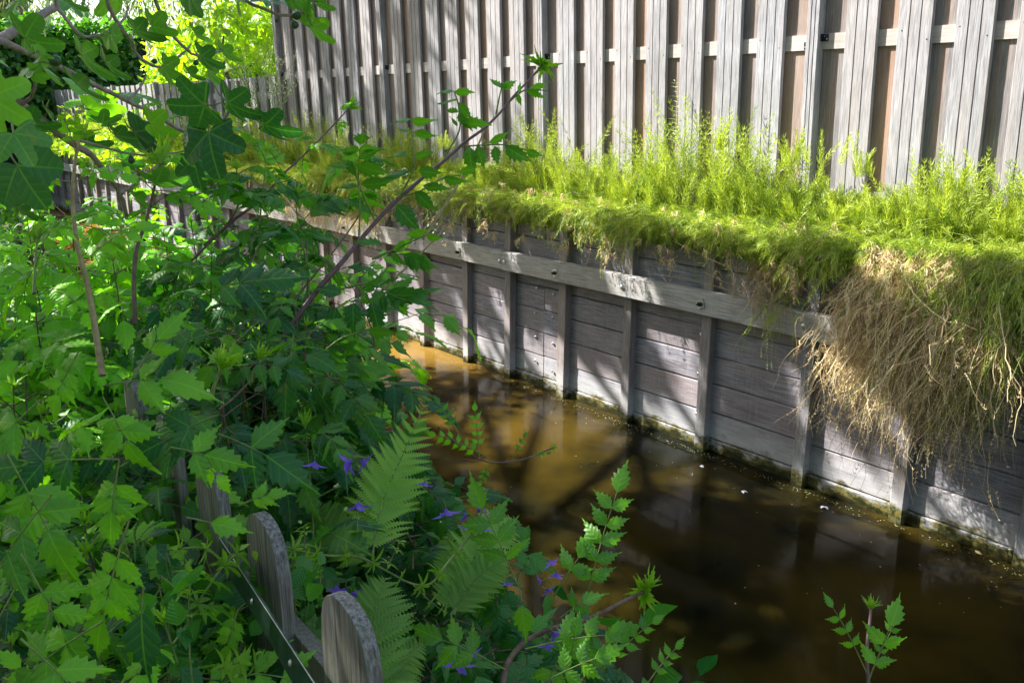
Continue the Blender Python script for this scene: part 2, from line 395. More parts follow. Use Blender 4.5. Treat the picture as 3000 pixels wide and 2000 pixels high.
# ================================================================== SETTING
def sheet(name, m, fn, x, y, kind='structure'):
    mb = MB(); X, Y = np.meshgrid(x, y); Z = fn(X, Y); v = np.stack([X, Y, Z], -1).reshape(-1, 3)
    mb.add(v, grid_f(len(y), len(x))); return tag(mb.build(name, m), kind=kind)
mbw = MB(); mbw.add([[-30, -3, 0], [6, -3, 0], [6, 3.5, 0], [-30, 3.5, 0]], [[0, 1, 2, 3]])
tag(mbw.build('water', M_WATER), kind='structure')
def bank_edge(x): return 1.12 + 1.3 * sm(-7, -14, x)
def near_bank(X, Y): return np.where(Y < bank_edge(X), .34 + .25 * sm(1.0, -1, Y) + .05 * np.sin(X * 3 + Y * 2), -.5)
sheet('near_bank', M_SOIL, near_bank, np.linspace(-60, 40, 260), np.concatenate([[-60, -20, -8], np.linspace(-4, 2.8, 60)]))
def far_bank(X, Y): return np.where(Y < 3.34, .2, 1.02 + .16 * sm(3.35, 3.8, Y) + .02 * np.sin(X * 5 + Y * 9))
sheet('far_bank', M_SOIL, far_bank, np.linspace(-60, 40, 300), np.concatenate([[3.335, 3.34], np.linspace(3.36, 4.2, 10), [6, 10, 25, 60]]))
mbe = MB(); mbe.box(-60, -18.5, -4, 3.6, -.6, .3); tag(mbe.build('ditch_end_bank', M_SOIL), kind='structure')

# ---- retaining wall (leans a hair back into the bank)
def lw(v): v = np.array(v, float); v[:, 1] += v[:, 2] * .015; return v
rw = thing('retaining_wall', 'weathered grey timber quay wall along the far side of the ditch, under the overhanging grass', 'retaining wall', (-4, 3.3, 0))
posts = [1.0, .46, -.06, -.6, -1.114, -1.598, -2.061, -2.619, -3.135, -3.658, -4.155, -4.6, -5.129]
while posts[-1] > -17.6: posts.append(posts[-1] - .5 + rng.normal() * .012)
zl = [-.35, .058, .192, .335, .472, .612, .752, .895, 1.055]
SEAM = -3.86
for a, b in zip(posts[:-1], posts[1:]):
    mb = MB(); x1, x0 = a, b
    off = rng.normal() * .004
    segs = [(x0, SEAM - .003), (SEAM + .003, x1)] if x0 < SEAM < x1 else [(x0, x1)]
    for q, (s0, s1) in enumerate(segs):
        dz = rng.normal() * .004
        for k in range(len(zl) - 1):
            n = 5; xs = np.linspace(s0, s1, n); y0 = 3.297 + rng.normal() * .003 + off + (0 if k else -.004)
            zb = zl[k] + .0022 + dz * (k > 0); zt = zl[k + 1] - .0022 + dz * (k < len(zl) - 2)
            tn = np.clip(rng.normal() * .25 + .4, 0, 1)
            # a board with softened front edges
            pr = [(0.045, zb), (.004, zb), (0, zb + .004), (-.0015, (zb + zt) / 2), (0, zt - .004), (.004, zt), (.045, zt)]
            v = np.array([[x, y0 + p, z + .002 * math.sin(x * 3 + k)] for x in xs for p, z in pr])
            mb.add(lw(v), grid_f(n, len(pr)), tn)
            if k == 0:
                continue
    part(mb, 'plank_panel', M_WALL, rw, smooth=False)
mb = MB(); mb.box(-18, 1.2, 3.345, 3.36, -.4, 1.05, .2, lw); part(mb, 'backing_panel', M_WALL, rw, smooth=False)
for x in posts:
    mb = MB(); hw = .031 + rng.normal() * .001; z1 = 1.06 + rng.normal() * .01; tx = rng.normal() * .006
    c = .004
    pr = [(-hw, 3.297), (-hw, 3.252 + c), (-hw + c, 3.252), (hw - c, 3.252), (hw, 3.252 + c), (hw, 3.297)]
    zs = [-.5, 0, .5, z1]
    v = np.array([[x + px_ + tx * z, py_, z] for z in zs for px_, py_ in pr]); mb.add(lw(v), grid_f(4, 6), np.clip(rng.normal() * .3 + .4, 0, 1))
    mb.add(lw(np.array([[x + px_ + tx * z1, py_, z1] for px_, py_ in pr])), [[0, 1, 2, 3, 4, 5]])
    part(mb, 'post', M_POST, rw, smooth=False)
wal = []
ends = [1.4, -1.09, -4.158, -7.16, -10.1, -13.2, -17.6]
for k in range(len(ends) - 1):
    mb = MB(); x1, x0 = ends[k] - .0015, ends[k + 1] + .0015; n = 10; xs = np.linspace(x0, x1, n)
    dz = (0, .0, .004, -.004, 0, 0)[k]; c = .004
    pr = [(3.2495, .688), (3.208 + c, .688), (3.208, .688 + c), (3.208, .802 - c), (3.208 + c, .802), (3.2495, .802), (3.2495, .688)]
    v = np.array([[x, p + .002 * math.sin(x * 2), z + dz + .003 * math.sin(x * 1.7 + 1)] for x in xs for p, z in pr])
    mb.add(lw(v), grid_f(n, len(pr)), .4)
    for e in (x0, x1): mb.add(lw(np.array([[e, p + .002 * math.sin(e * 2), z + dz + .003 * math.sin(e * 1.7 + 1)] for p, z in pr[:-1]])), [[0, 1, 2, 3, 4, 5]], .4)
    wal.append(part(mb, 'waler', M_WALER, rw, smooth=False))
def bolt(x, z, y, plate, par, r=.011):
    mb = MB(); yy = y + z * .015
    if plate:
        s = .021; ca, sa = math.cos(.35), math.sin(.35)
        c = [(-s, -s), (s, -s), (s, s), (-s, s)]; c = [(a * ca - b * sa, a * sa + b * ca) for a, b in c]
        v = np.array([[x + a, yy - q, z + b] for q in (.0005, .004) for a, b in c])
        mb.add(v, [[0, 1, 2, 3], [4, 7, 6, 5], [0, 4, 5, 1], [1, 5, 6, 2], [2, 6, 7, 3], [3, 7, 4, 0]])
        o = part(mb, 'washer_plate', M_STEEL, par, smooth=False); mb = MB()
        an = np.linspace(0, 2 * math.pi, 7)[:-1]
        for rr, q0, q1 in ((.0115, .004, .015), (.006, .015, .026)):
            v = np.array([[x + math.cos(a) * rr, yy - q, z + math.sin(a) * rr] for q in (q0, q1) for a in an])
            mb.add(v, [[i, (i + 1) % 6, 6 + (i + 1) % 6, 6 + i] for i in range(6)]); mb.add(v[6:], [[0, 1, 2, 3, 4, 5]])
        part(mb, 'nut', M_BLACK, par, smooth=False)
    else:
        prof = [(1, 0), (1, .25), (.8, .5), (.45, .62), (.02, .66)]; an = np.linspace(0, 2 * math.pi, 11)[:-1]
        v = np.array([[x + math.cos(a) * r * q, yy - h * r, z + math.sin(a) * r * q] for q, h in prof for a in an])
        f = [[i * 10 + j, i * 10 + (j + 1) % 10, i * 10 + 10 + (j + 1) % 10, i * 10 + 10 + j] for i in range(4) for j in range(10)]
        mb.add(v, f); part(mb, 'bolt', M_STEEL, par)
for i, x in enumerate(posts[2:20]):
    k = i + 2
    if abs(x + 4.155) < .05: bolt(x - .02, .742, 3.208, False, rw, .012); bolt(x + .026, .742, 3.208, False, rw, .012); continue
    bolt(x - .005, .742, 3.208, k in (7, 9, 11, 14), rw, .014)
for dz, xx in [(z, x) for z in (.13, .30, .45, .60, .98) for x in (-3.93, -3.775)]: bolt(xx + rng.normal() * .004, dz + rng.normal() * .01, 3.294, False, rw, .0085)
for x in (-2.68, -1.16 - .06, -2.12):
    for z in (.14, .37, .56, .9): bolt(x + rng.normal() * .003, z + rng.normal() * .012, 3.294, False, rw, .0085)

# ---- high fence, leaning slightly over the ditch
def lf_(v): v = np.array(v, float); v[:, 1] -= (v[:, 2] - 1.5) * .012; v[:, 0] -= (v[:, 2] - 1.9) * .012; return v
hf = thing('board_fence', 'tall grey board fence with grooved vertical boards standing above the grassy ledge', 'fence', (-4, 3.74, 1.1))
def groove_board(mb, x0, wd, y, z0, z1, t, th=.019, g=3):
    pr = [(0, th), (0, .002), (.002, 0)]
    for k in range(1, g):
        c = wd * k / g; pr += [(c - .0028, 0), (c - .0016, .008), (c + .0016, .008), (c + .0028, 0)]
    pr += [(wd - .002, 0), (wd, .002), (wd, th)]
    ph = rng.uniform(0, 6); zs = np.linspace(z0, z1, 4)
    v = np.array([[x0 + a + .0015 * math.sin(z * 3 + ph), y + b, z] for z in zs for a, b in pr])
    v = v[:, :]; mb.add(lf_(v), grid_f(4, len(pr)), t)
    mb.add(lf_(np.array([[x0 + a, y + b, z1] for a, b in pr])), [list(range(len(pr)))], t)
def fence_run(par, pst, ztop, rails, y=3.72, nb=7, pm=M_FENCE):
    for k in range(len(pst) - 1):
        p0, p1 = pst[k], pst[k + 1]
        mf, mk, mr = MB(), MB(), MB(); pitch = (p1 - p0 - .05) / (nb + .73)
        for i in range(nb):
            x = p0 + .157 + .242 * i
            if x + .14 > p1 - .03: break
            groove_board(mf, x, .146 + rng.normal() * .001, y + rng.normal() * .0008, 1.12, ztop + rng.normal() * .003, np.clip(rng.normal() * .18 + .25, 0, 1))
        for i in range(nb + 1):
            x = p0 + .157 + .242 * i - .118
            x1 = min(x + .142, p1 - .032); 
            if i == 0: x = p0 + .034; x1 = p0 + .18
            if x1 - x < .03: continue
            mk.box(x, x1, y + .0302, y + .047, 1.12, ztop, np.clip(rng.normal() * .3 + .35, 0, 1), lf_)
        for z in rails: mr.box(p0 + .03, p1 - .03, y + .0192, y + .0298, z, z + .068, np.clip(rng.normal() * .2 + .3, 0, 1), lf_)
        part(mf, 'front_boards', M_FENCE, par, False); part(mk, 'back_boards', M_BACK, par, False); part(mr, 'rail', M_RAIL, par, False)
hp = [-8.33, -6.30, -4.375, -2.453, -.53, 1.39]
hp = [-8.215, -6.295, -4.375, -2.453, -.53, 1.39]
fence_run(hf, hp, 3.15, (1.2, 1.889, 2.72))
for x in hp:
    mb = MB(); groove_board(mb, x - .031, .062, 3.704, 1.1, 3.17, .15, .066); part(mb, 'post', M_FENCE, hf, False)
    for s in (-1, 1):
        mb = MB(); z0 = 1.905 + (.018 if s > 0 else -.012); xa = x + s * .033; xb = x + s * .062
        mb.box(min(xa, xb), max(xa, xb), 3.736, 3.7405, z0, z0 + .032, .5, lf_); mb.box(min(xa, xa + s * .004), max(xa, xa + s * .004), 3.722, 3.736, z0, z0 + .032, .5, lf_)
        br = part(mb, 'bracket', M_BLACK, hf, False)
        m2 = MB()
        for q, w_ in ((.009, .022), (.022, .010)):
            xc = x + s * (.034 + q); an = np.linspace(0, 6.283, 9)[:-1]
            v = lf_(np.array([[xc + math.cos(a) * .0035, 3.7350, z0 + w_ + math.sin(a) * .0035] for a in an])); m2.add(v, [list(range(8))])
        part(m2, 'screw', M_STEEL, br, False)
for k in range(len(hp) - 1):
    for i in range(7):
        for q, z in ((.018, 1.945), (.128, 1.905), ):
            mb = MB(); x = hp[k] + .157 + .242 * i + q; an = np.linspace(0, 6.283, 7)[:-1]
            mb.add(lf_(np.array([[x + math.cos(a) * .0032, 3.7188, z + math.sin(a) * .0032] for a in an])), [list(range(6))]); part(mb, 'nail_head', M_BLACK, hf, False)
lfn = thing('low_board_fence', 'lower board fence of sunlit grey and tan boards running on beyond the tall fence', 'fence', (-12, 3.74, 1.1))
lp = [-17.8, -15.88, -13.96, -12.04, -10.12, -8.25]
fence_run(lfn, lp, 1.93, (1.2, 1.72), 3.735)
for x in lp[:-1]:
    mb = MB(); groove_board(mb, x - .031, .062, 3.715, 1.1, 1.95, .5, .066); part(mb, 'post', M_FENCE, lfn, False)
#BODY2
# ================================================================== LEDGE VEGETATION
q = 3000 / 2352
TOPL = np.array([onY(a * q, b * q, 3.6)[[0, 2]] for a, b in [(500, 262), (640, 268), (700, 262), (800, 285), (900, 300), (1000, 315), (1090, 340), (1180, 335), (1240, 290), (1300, 268), (1400, 245), (1455, 282), (1500, 262), (1560, 240), (1640, 272), (1750, 285), (1850, 325), (1950, 365), (2050, 405), (2150, 385), (2230, 365), (2300, 405), (2352, 400)]])
LOWL = np.array([onY(a * q, b * q, 3.2)[[0, 2]] for a, b in [(450, 335), (560, 365), (700, 400), (850, 425), (950, 455), (1050, 455), (1150, 445), (1200, 455), (1260, 515), (1330, 500), (1400, 475), (1480, 480), (1560, 500), (1640, 540), (1720, 555), (1800, 540), (1880, 590), (1960, 600), (2050, 620), (2150, 650), (2250, 700), (2352, 760)]])
def ztop(x): return np.interp(x, TOPL[:, 0], TOPL[:, 1])
def zlow(x): return np.interp(x, LOWL[:, 0], LOWL[:, 1])
def gz(y): return 1.05 + .16 * np.clip((y - 3.35) / .45, 0, 1)

def strands(mb, root, d0, L, grav, w0, segs=6, curl=.12, t=.5, tj=.15, fixy=None):
    """many thin bending blades in one go; returns node positions and directions"""
    n = len(root); p = root.copy(); d = nrm(d0); st = (L / segs)[:, None]
    side = nrm(np.cross(d, rng.normal(size=(n, 3)))); pts = [p]; ds = [d]
    for k in range(segs):
        d = nrm(d + np.array([0, 0, -1.0]) * (grav[:, None] / segs) + rng.normal(size=(n, 3)) * curl)
        p = p + d * st
        if fixy is not None: 
            hang = p[:, 2] < 1.02; lim = 3.30 - .0 * p[:, 2]; lim = np.where((p[:, 2] < .83) & (p[:, 2] > .66), 3.205, 3.285)
            p[:, 1] = np.where(hang & (p[:, 1] > lim - .01), lim - .012, p[:, 1])
        p[:, 1] = np.minimum(p[:, 1], 3.70)
        pts.append(p); ds.append(d)
    A = np.stack(pts, 1); wd = np.linspace(1, .35, segs + 1)[None, :, None] * w0[:, None, None]
    V = np.stack([A - side[:, None] * wd, A + side[:, None] * wd], 2).reshape(-1, 3)
    i = (np.arange(n) * (segs + 1) * 2)[:, None] + np.arange(segs)[None] * 2
    F = np.stack([i, i + 1, i + 3, i + 2], -1).reshape(-1, 4)
    tt = np.clip(t + rng.normal(size=n) * tj, 0, 1); mb.add(V, F, np.repeat(tt, (segs + 1) * 2))
    return A, np.stack(ds, 1), tt
def whorls(mb, A, D, tt, fr=(1, 2, 3, 4, 5), nb=6, bl=.045, w=.0011, lean=.8):
    """rings of thin side branches at the nodes of every stem"""
    n = len(A); out = []
    for k in fr:
        if k >= A.shape[1]: continue
        for s in np.linspace(0, 1, 3, endpoint=False):
            p = A[:, k - 1] * (1 - s) + A[:, k] * s; d = D[:, k]
            a = nrm(np.cross(d, rng.normal(size=(n, 3)))); b = np.cross(d, a); ph = rng.uniform(0, 6.28, n)
            for j in range(nb):
                an = ph + j * 6.283 / nb; o = a * np.cos(an)[:, None] + b * np.sin(an)[:, None]
                L = bl * rng.uniform(.5, 1.1, n)[:, None] * (1.15 - .12 * k)
                m = p + (o * .75 + d * lean * .7) * L * .5; e = p + (o * .8 + d * lean * 1.3 + np.array([0, 0, -.15])) * L
                sd = np.cross(nrm(e - p), rng.normal(size=(n, 3))); sd = nrm(sd) * w
                out.append((np.stack([p - sd * .8, p + sd * .8, m - sd, m + sd, e - sd * .5, e + sd * .5], 1), tt))
    V = np.concatenate([o[0] for o in out]).reshape(-1, 3); N_ = len(V) // 6
    i = np.arange(N_)[:, None] * 6; F = np.concatenate([i + [[0, 1, 3, 2]], i + [[2, 3, 5, 4]]])
    T = np.repeat(np.concatenate([o[1] for o in out]), 6); mb.add(V, F, np.clip(T + rng.normal(size=len(T)) * .03, 0, 1))

mb = MB()
def rx(n, near=1.0):                                  # more stems where the ledge is near
    u = rng.uniform(0, 1, n); return -.6 - 15.4 * u ** 1.8
# upright stems against the fence
n = 3000; x = rx(n); clump = sm(-.35, .5, np.sin(x * 4.3 + 1.3) + .7 * np.sin(x * 9.7) + .5 * np.sin(x * 23.1 + 2)); y = rng.uniform(3.45, 3.68, n)
root = np.stack([x, y, gz(y)], 1); hgt = np.clip(ztop(x) - gz(y), .08, .6) * rng.uniform(.3, 1.15, n) * (.55 + .6 * clump)
d0 = np.stack([rng.normal(size=n) * .28, rng.normal(size=n) * .18 - .12, np.ones(n)], 1)
A, D, tt = strands(mb, root, d0, hgt, rng.uniform(.05, .6, n), np.full(n, .0017), 6, .09, .55, .25); whorls(mb, A, D, tt, (2, 3, 4, 5, 6), 5, .045, .0013, 1.0)
# arching mass, out over the edge
n = 3600; x = rx(n); y = 3.3 + .33 * rng.uniform(0, 1, n) ** 1.3; root = np.stack([x, y, gz(y) + .02], 1)
drop = np.clip(1.0 - zlow(x), .02, .45)
d0 = np.stack([rng.normal(size=n) * .45, -rng.uniform(.1, .9, n), rng.uniform(.3, 1.2, n)], 1)
A, D, tt = strands(mb, root, d0, (.13 + drop * .62) * rng.uniform(.6, 1.25, n), rng.uniform(1.4, 3.6, n), np.full(n, .0016), 6, .14, .45, .27, fixy=1)
whorls(mb, A, D, tt, (1, 2, 3, 4, 5, 6), 4, .038, .001, .9)
# low tussock filling the ledge so that no soil shows
n = 16000; x = rx(n); y = rng.uniform(3.26, 3.69, n); root = np.stack([x, y, gz(y) - .03 + rng.uniform(0, .1, n) - .06 * (y < 3.33)], 1)
d0 = np.stack([rng.normal(size=n) * .7, -rng.uniform(-.3, 1, n), rng.uniform(.2, 1.2, n)], 1)
strands(mb, root, d0, rng.uniform(.05, .22, n), rng.uniform(.5, 2.5, n), np.full(n, .0015), 3, .25, .22, .2, fixy=1)  # low tone paints the shade inside the growth
# bulge standing out over the water side
n = 3600; x = rx(n); root = np.stack([x, rng.uniform(3.2, 3.34, n), 1.08 + rng.uniform(-.02, .06, n)], 1); amp = .65 + .8 * sm(-.2, 1.3, np.sin(x * 5.3) + np.sin(x * 12.7 + 2))
d0 = np.stack([rng.normal(size=n) * .55, -rng.uniform(.5, 1.2, n), rng.uniform(-.05, .8, n)], 1)
A, D, tt = strands(mb, root, d0, rng.uniform(.09, .23, n) * amp, rng.uniform(.3, 2.2, n), np.full(n, .0016), 6, .17, .5, .27, fixy=1); whorls(mb, A, D, tt, (2, 4, 5, 6), 3, .036, .001, .9)
# hanging fringe
n = 5200; x = rx(n); root = np.stack([x, rng.uniform(3.24, 3.32, n), 1.06 + rng.uniform(-.06, .08, n)], 1)
drop = np.clip(1.03 - zlow(x), .03, .5) * (.5 + 1.5 * sm(.2, 1.5, np.sin(x * 5.1) + np.sin(x * 11.3 + 1) * .7 + .4 * np.sin(x * 29)))
drop = np.where((x > -1.95) & (x < -1.25), drop * .45, drop)
d0 = np.stack([rng.normal(size=n) * .45, -rng.uniform(.2, 1, n), rng.uniform(-.6, .5, n)], 1)
A, D, tt = strands(mb, root, d0, drop * rng.uniform(.35, 1.25, n), rng.uniform(2.5, 5, n), np.full(n, .0015), 6, .16, .42, .2, fixy=1)
m = rng.uniform(size=n) < .35; whorls(mb, A[m], D[m], tt[m], (3, 5, 6), 3, .035, .0011, .9)
# right-hand green curtain, which falls further
n = 1500; x = -.5 - .92 * rng.uniform(0, 1, n) ** 1.5; root = np.stack([x, rng.uniform(3.22, 3.3, n), 1.08 + rng.uniform(-.05, .08, n)], 1)
L = np.interp(x, [-1.75, -1.5, -1.2, -1, -.5], [.25, .45, .42, .4, .5]) * rng.uniform(.3, 1.2, n)
d0 = np.stack([rng.normal(size=n) * .4, -rng.uniform(.2, .9, n), rng.uniform(-.4, .6, n)], 1)
A, D, tt = strands(mb, root, d0, L, rng.uniform(2.5, 5, n), np.full(n, .0016), 8, .14, .45, .22, fixy=1); whorls(mb, A, D, tt, (3, 5, 7), 4, .04, .0012, .8)
tag(mb.build('horsetail_ground_cover', M_HORSE), 'bright green horsetail growing thick along the ledge under the board fence and spilling over the quay wall', 'horsetail', kind='stuff')

def dead_mass(name, label, x0, x1, n, zt, zb, spread, y0=3.2, gr=.25):
    mb = MB(); x = rng.uniform(x0, x1, n); u = (x - x0) / (x1 - x0)
    zz_ = rng.uniform(-.26, .02, n) * (zt > 1); root = np.stack([x, y0 + .09 + zz_ * .45 + rng.uniform(0, .05, n), zt + zz_ + .02], 1)
    L = (zt - zb(x)) * np.minimum(rng.uniform(.25, 1.15, n), 1.05)
    d0 = np.stack([rng.normal(size=n) * spread, -rng.uniform(.0, .5, n), -rng.uniform(.2, 1, n)], 1)
    A, D, tt = strands(mb, root, d0, L, rng.uniform(2.0, 5, n), rng.uniform(.0010, .0021, n), 13, .30, .5, .28, fixy=1)
    m = rng.uniform(size=n) < .8; whorls(mb, A[m], D[m], tt[m], (2, 4, 6, 8, 10, 12), 3, .034, .0011, .6)
    o = tag(mb.build(name, M_DEAD), label, 'dead grass', kind='stuff')
    mb = MB(); k = int(n * gr); x = x0 + (x1 - x0) * rng.uniform(0, 1, k) ** .45; root = np.stack([x, rng.uniform(y0 + .04, y0 + .12, k), zt - rng.uniform(0, .5, k) * (zt - zb(x))], 1)
    d0 = np.stack([rng.normal(size=k) * spread, -rng.uniform(.2, .8, k), -rng.uniform(0, 1, k)], 1)
    A, D, tt = strands(mb, root, d0, rng.uniform(.1, .4, k), rng.uniform(2, 5, k), np.full(k, .0017), 8, .17, .5, .2, fixy=1); whorls(mb, A, D, tt, (2, 4, 6, 8), 3, .03, .001, .8)
    tag(mb.build(name.replace('dead', 'green') , M_HORSE), label.replace('dry brown', 'live green').replace('Dry', 'Live'), 'horsetail', kind='stuff')
dead_mass('dead_horsetail', 'dry brown stems hanging in a deep curtain over the quay wall at the right', -1.80, -1.2, 1500, 1.10, lambda x: np.interp(x, [-1.84, -1.74, -1.62, -1.5, -1.4, -1.3, -1.22], [.66, .48, .44, .52, .38, .48, .58]), .22, 3.06, .4)
dead_mass('dead_horsetail_tuft', 'dry brown tangle lodged on the quay waler left of the deep curtain', -2.34, -2.12, 130, .97, lambda x: np.interp(x, [-2.36, -2.25, -2.12], [.74, .66, .56]), 1.3, 3.17, .12)
dead_mass('dead_horsetail_fringe', 'dry brown thin fringe hanging before the quay wall at the far end of the ledge', -7.6, -5.6, 420, 1.06, lambda x: .84 + .05 * np.sin(x * 5), .6, 3.24, .2)

dead_mass('dead_ledge_stalks', 'dry brown stalks scattered through the green growth along the middle of the ledge', -5.6, -1.9, 260, 1.16, lambda x: 1.02 + .04 * np.sin(x * 6), .9, 3.12, .1)
def trailing(name, label, pts, m, lm, r=.0015, nl=26, ls=.012, key='oval', cat='plant', t=.6, spr=.02):
    root = thing(name, label, cat, pts[0]); a, b = MB(), MB(); path = smooth_path(pts, 26)
    path = path + rng.normal(size=path.shape) * .003; a.tube(path, np.linspace(r, r * .5, len(path)), 5)
    for k in range(nl):
        i = 1 + int((len(path) - 2) * (k + .5) / nl); put(b, key, path[i] + rv(spr * .2), rv(1) + [0, 0, .3], np.array([0, -.4, 1]) + rv(.4), ls * rng.uniform(.6, 1.3), np.clip(t + rng.normal() * .2, 0, 1))
    part(a, 'stem', m, root); part(b, 'foliage', lm, root); return root
# sprigs hanging over the wall in front of the planks
def W(px, py, y=3.2): return onY(px, py, y)
trailing('hanging_sprig', 'thin trailing sprig with small bright leaves, looping down over the quay planks', [W(1500, 560), W(1545, 655), W(1590, 700), W(1650, 715), W(1675, 680), W(1665, 640)], M_GSTEM, M_HORSE, .0016, 46, .018)
trailing('hanging_sprig', 'short second trailing sprig curling left of the bright looping one', [W(1620, 590), W(1610, 640), W(1570, 668), W(1540, 672)], M_GSTEM, M_HORSE, .0014, 26, .016)
for px, py, L in [(2030, 690, 150), (2105, 700, 140), (2130, 760, 100), (1930, 660, 120)]:
    trailing('hanging_shoot', 'thin green horsetail shoot dangling alone before the planks near %s' % {2030: 'the quay bolt plate, long one', 2105: 'the broad post shadow', 2130: 'the brown tangle', 1930: 'the quay waler, shortest one'}[px], [W(px, py), W(px + 5, py + L * .5), W(px + 14, py + L)], M_GSTEM, M_HORSE, .0017, 10, .03, 'narrow')
# dead stalks poking out left of the tangle
root = thing('dry_stalks', 'bare straw-coloured stalks sticking out above the quay waler', 'dry stalks', W(2200, 860))
for a, b in [((1960, 700), (2150, 790)), ((1940, 805), (2260, 895)), ((2060, 795), (2230, 850)), ((2120, 740), (2230, 900)), ((2200, 720), (2230, 890)), ((2165, 735), (2150, 860)), ((2140, 760), (2215, 870))]:
    mb = MB(); p0, p1 = W(*b, 3.18), W(*a, 3.12 + rng.uniform(0, .08)); mb.tube(smooth_path([p0, (p0 + p1) / 2 + rv(.012), p1], 8), .0014, 5); part(mb, 'stalk', M_YSTEM, root)
# weeds standing in the ledge
def upright(name, label, px, py0, py1, y, m, lm, n=30, ls=.03, key='lance', r=.0025, t=.6, cat='weed', up=.6):
    p0 = onY(px, py0, y); p1 = onY(px + rng.uniform(-8, 8), py1, y); root = thing(name, label, cat, p0); a, b = MB(), MB()
    path = smooth_path([p0, (p0 + p1) / 2 + rv(.012), p1], 16); a.tube(path, np.linspace(r, r * .5, len(path)), 6)
    for k in range(n):
        f = (k + 1) / n; i = int(f * (len(path) - 1)); an = k * 2.4
        put(b, key, path[i], [math.cos(an), math.sin(an), up], [0, 0, 1], ls * (1.1 - .6 * f) * rng.uniform(.8, 1.2), np.clip(t + rng.normal() * .2, 0, 1))
    part(a, 'stem', m, root); part(b, 'foliage', lm, root)
upright('willowherb', 'tall pale leafy weed with a budded tip, standing before the fence boards', 1976, 420, 238, 3.55, M_GSTEM, M_PALE, 44, .05)
for i, (px, a, b, lab) in enumerate([(1770, 330, 250, 'beside the rusty-tipped stalk'), (1905, 420, 320, 'left of the tall willowherb')]):
    upright('grass_stalk', 'thin seeding grass stalk %s' % lab, px, 400, b, 3.6, M_YSTEM, M_DEAD, 18, .012, 'narrow', .0012, .7, 'grass', 1.5)
for i, (px, a, b, lab) in enumerate([(2370, 480, 375, 'at the foot of the fence post'), (2290, 500, 370, 'left of the fence post foot'), (2530, 520, 385, 'with spreading branches, before the third board'), (2830, 560, 400, 'tall and bushy at the far right'), (2120, 440, 330, 'beside the curved shadow'), (1185, 440, 350, 'slim, behind the long vine shoot'), (1310, 440, 380, 'dark and slender between two boards')]):
    root = thing('horsetail_plant', 'single upright horsetail %s' % lab, 'horsetail', onY(px, a, 3.5), 'separate horsetails on the ledge'); mb = MB()
    p0 = onY(px, a, 3.5); n = 5; L = (onY(px, b, 3.5)[2] - p0[2])
    rt = np.repeat(p0[None], n, 0) + rng.normal(size=(n, 3)) * [.05, .03, 0]; A, D, tt = strands(mb, rt, rng.normal(size=(n, 3)) * .2 + [0, 0, 1], L * rng.uniform(.45, 1.05, n), np.full(n, .2), np.full(n, .0018), 7, .05, .7, .12)
    whorls(mb, A, D, tt, (1, 2, 3, 4, 5, 6, 7), 4, .032, .0012, 1.1); part(mb, 'stems', M_HORSE, root)
# white-flowered weeds, left of centre, some hanging
root = thing('pale_weed_clump', 'tangled pale weed with tiny white flowers, hanging over the quay behind the long vine branch', 'weed', onY(1250, 560, 3.3))
a, b, nfl = MB(), MB(), 0
for k in range(95):
    px = rng.uniform(1130, 1500); py = rng.uniform(430, 600); p0 = onY(px, py, rng.uniform(3.2, 3.4))
    if p0[2] > 1.25: continue
    L = rng.uniform(.12, .42); dd = nrm(np.array([rng.normal() * .6 - .3, -.4, rng.uniform(-.6, .7)])); pts = [p0]
    for j in range(7): dd = nrm(dd + [0, 0, -.34] + rv(.12)); pts.append(pts[-1] + dd * L / 7); pts[-1][1] = min(pts[-1][1], 3.2)
    a.tube(smooth_path(pts, 14), .0012, 4, .6)
    for p in smooth_path(pts, 18)[3:]:
        put(b, 'lance', p, rv(1) + [0, 0, .2], [0, 0, 1], rng.uniform(.014, .034), rng.uniform(.1, .7))
        if rng.uniform() < .2 and nfl < 95:
            c = MB(); nfl += 1; e = rv(1)
            for s in (-1, 1): put(c, 'oval', p + rv(.001), e * s + rv(.3), [0, 0, 1], .011, .5)
            part(c, 'flower', M_WHITE, root)
part(a, 'stems', M_GSTEM, root); part(b, 'foliage', M_PALE, root)
root = thing('pale_weed_tall', 'tall feathery whitish weed at the corner where the low fence meets the tall one', 'weed', onY(760, 300, 3.5)); a, b = MB(), MB()
for k in range(46):
    p0 = onY(rng.uniform(690, 840), 330, rng.uniform(3.35, 3.6)); L = rng.uniform(.25, .75); dd = nrm(np.array([rng.normal() * .2, rng.normal() * .1, 1])); pts = [p0]
    for j in range(6): dd = nrm(dd + rv(.14) - [0, 0, .06]); pts.append(pts[-1] + dd * L / 6)
    pts = smooth_path(pts, 14); a.tube(pts, .0018, 4)
    for p in pts[4:]:
        for _ in range(3): put(b, 'lance', p + rv(.01), rv(1) + [0, 0, .6], rv(1), rng.uniform(.012, .035), rng.uniform(.2, 1))
part(a, 'stems', M_GSTEM, root); part(b, 'foliage', M_PALE, root)
root = thing('leafy_weed_bank', 'yellow-green leafy weeds massed before the low fence at the far end of the ledge', 'weed', (-11, 3.4, 1.05)); b = MB()
for k in range(5200):
    x = rng.uniform(-16, -8.6); y = rng.uniform(3.05, 3.7); h = .28 + .22 * math.sin(x * 1.9) + .2 * math.sin(x * 4.7 + 2) ** 2
    put(b, ('lance', 'oval', 'narrow')[k % 3], [x, y, 1.0 + rng.uniform(-.15, 1) * h * (1 if y > 3.3 else .4)], rv(1) + [0, -.3, .4], [0, 0, 1] + rv(.5), rng.uniform(.04, .11), rng.uniform(.1, 1))
part(b, 'foliage', M_BUSH, root)

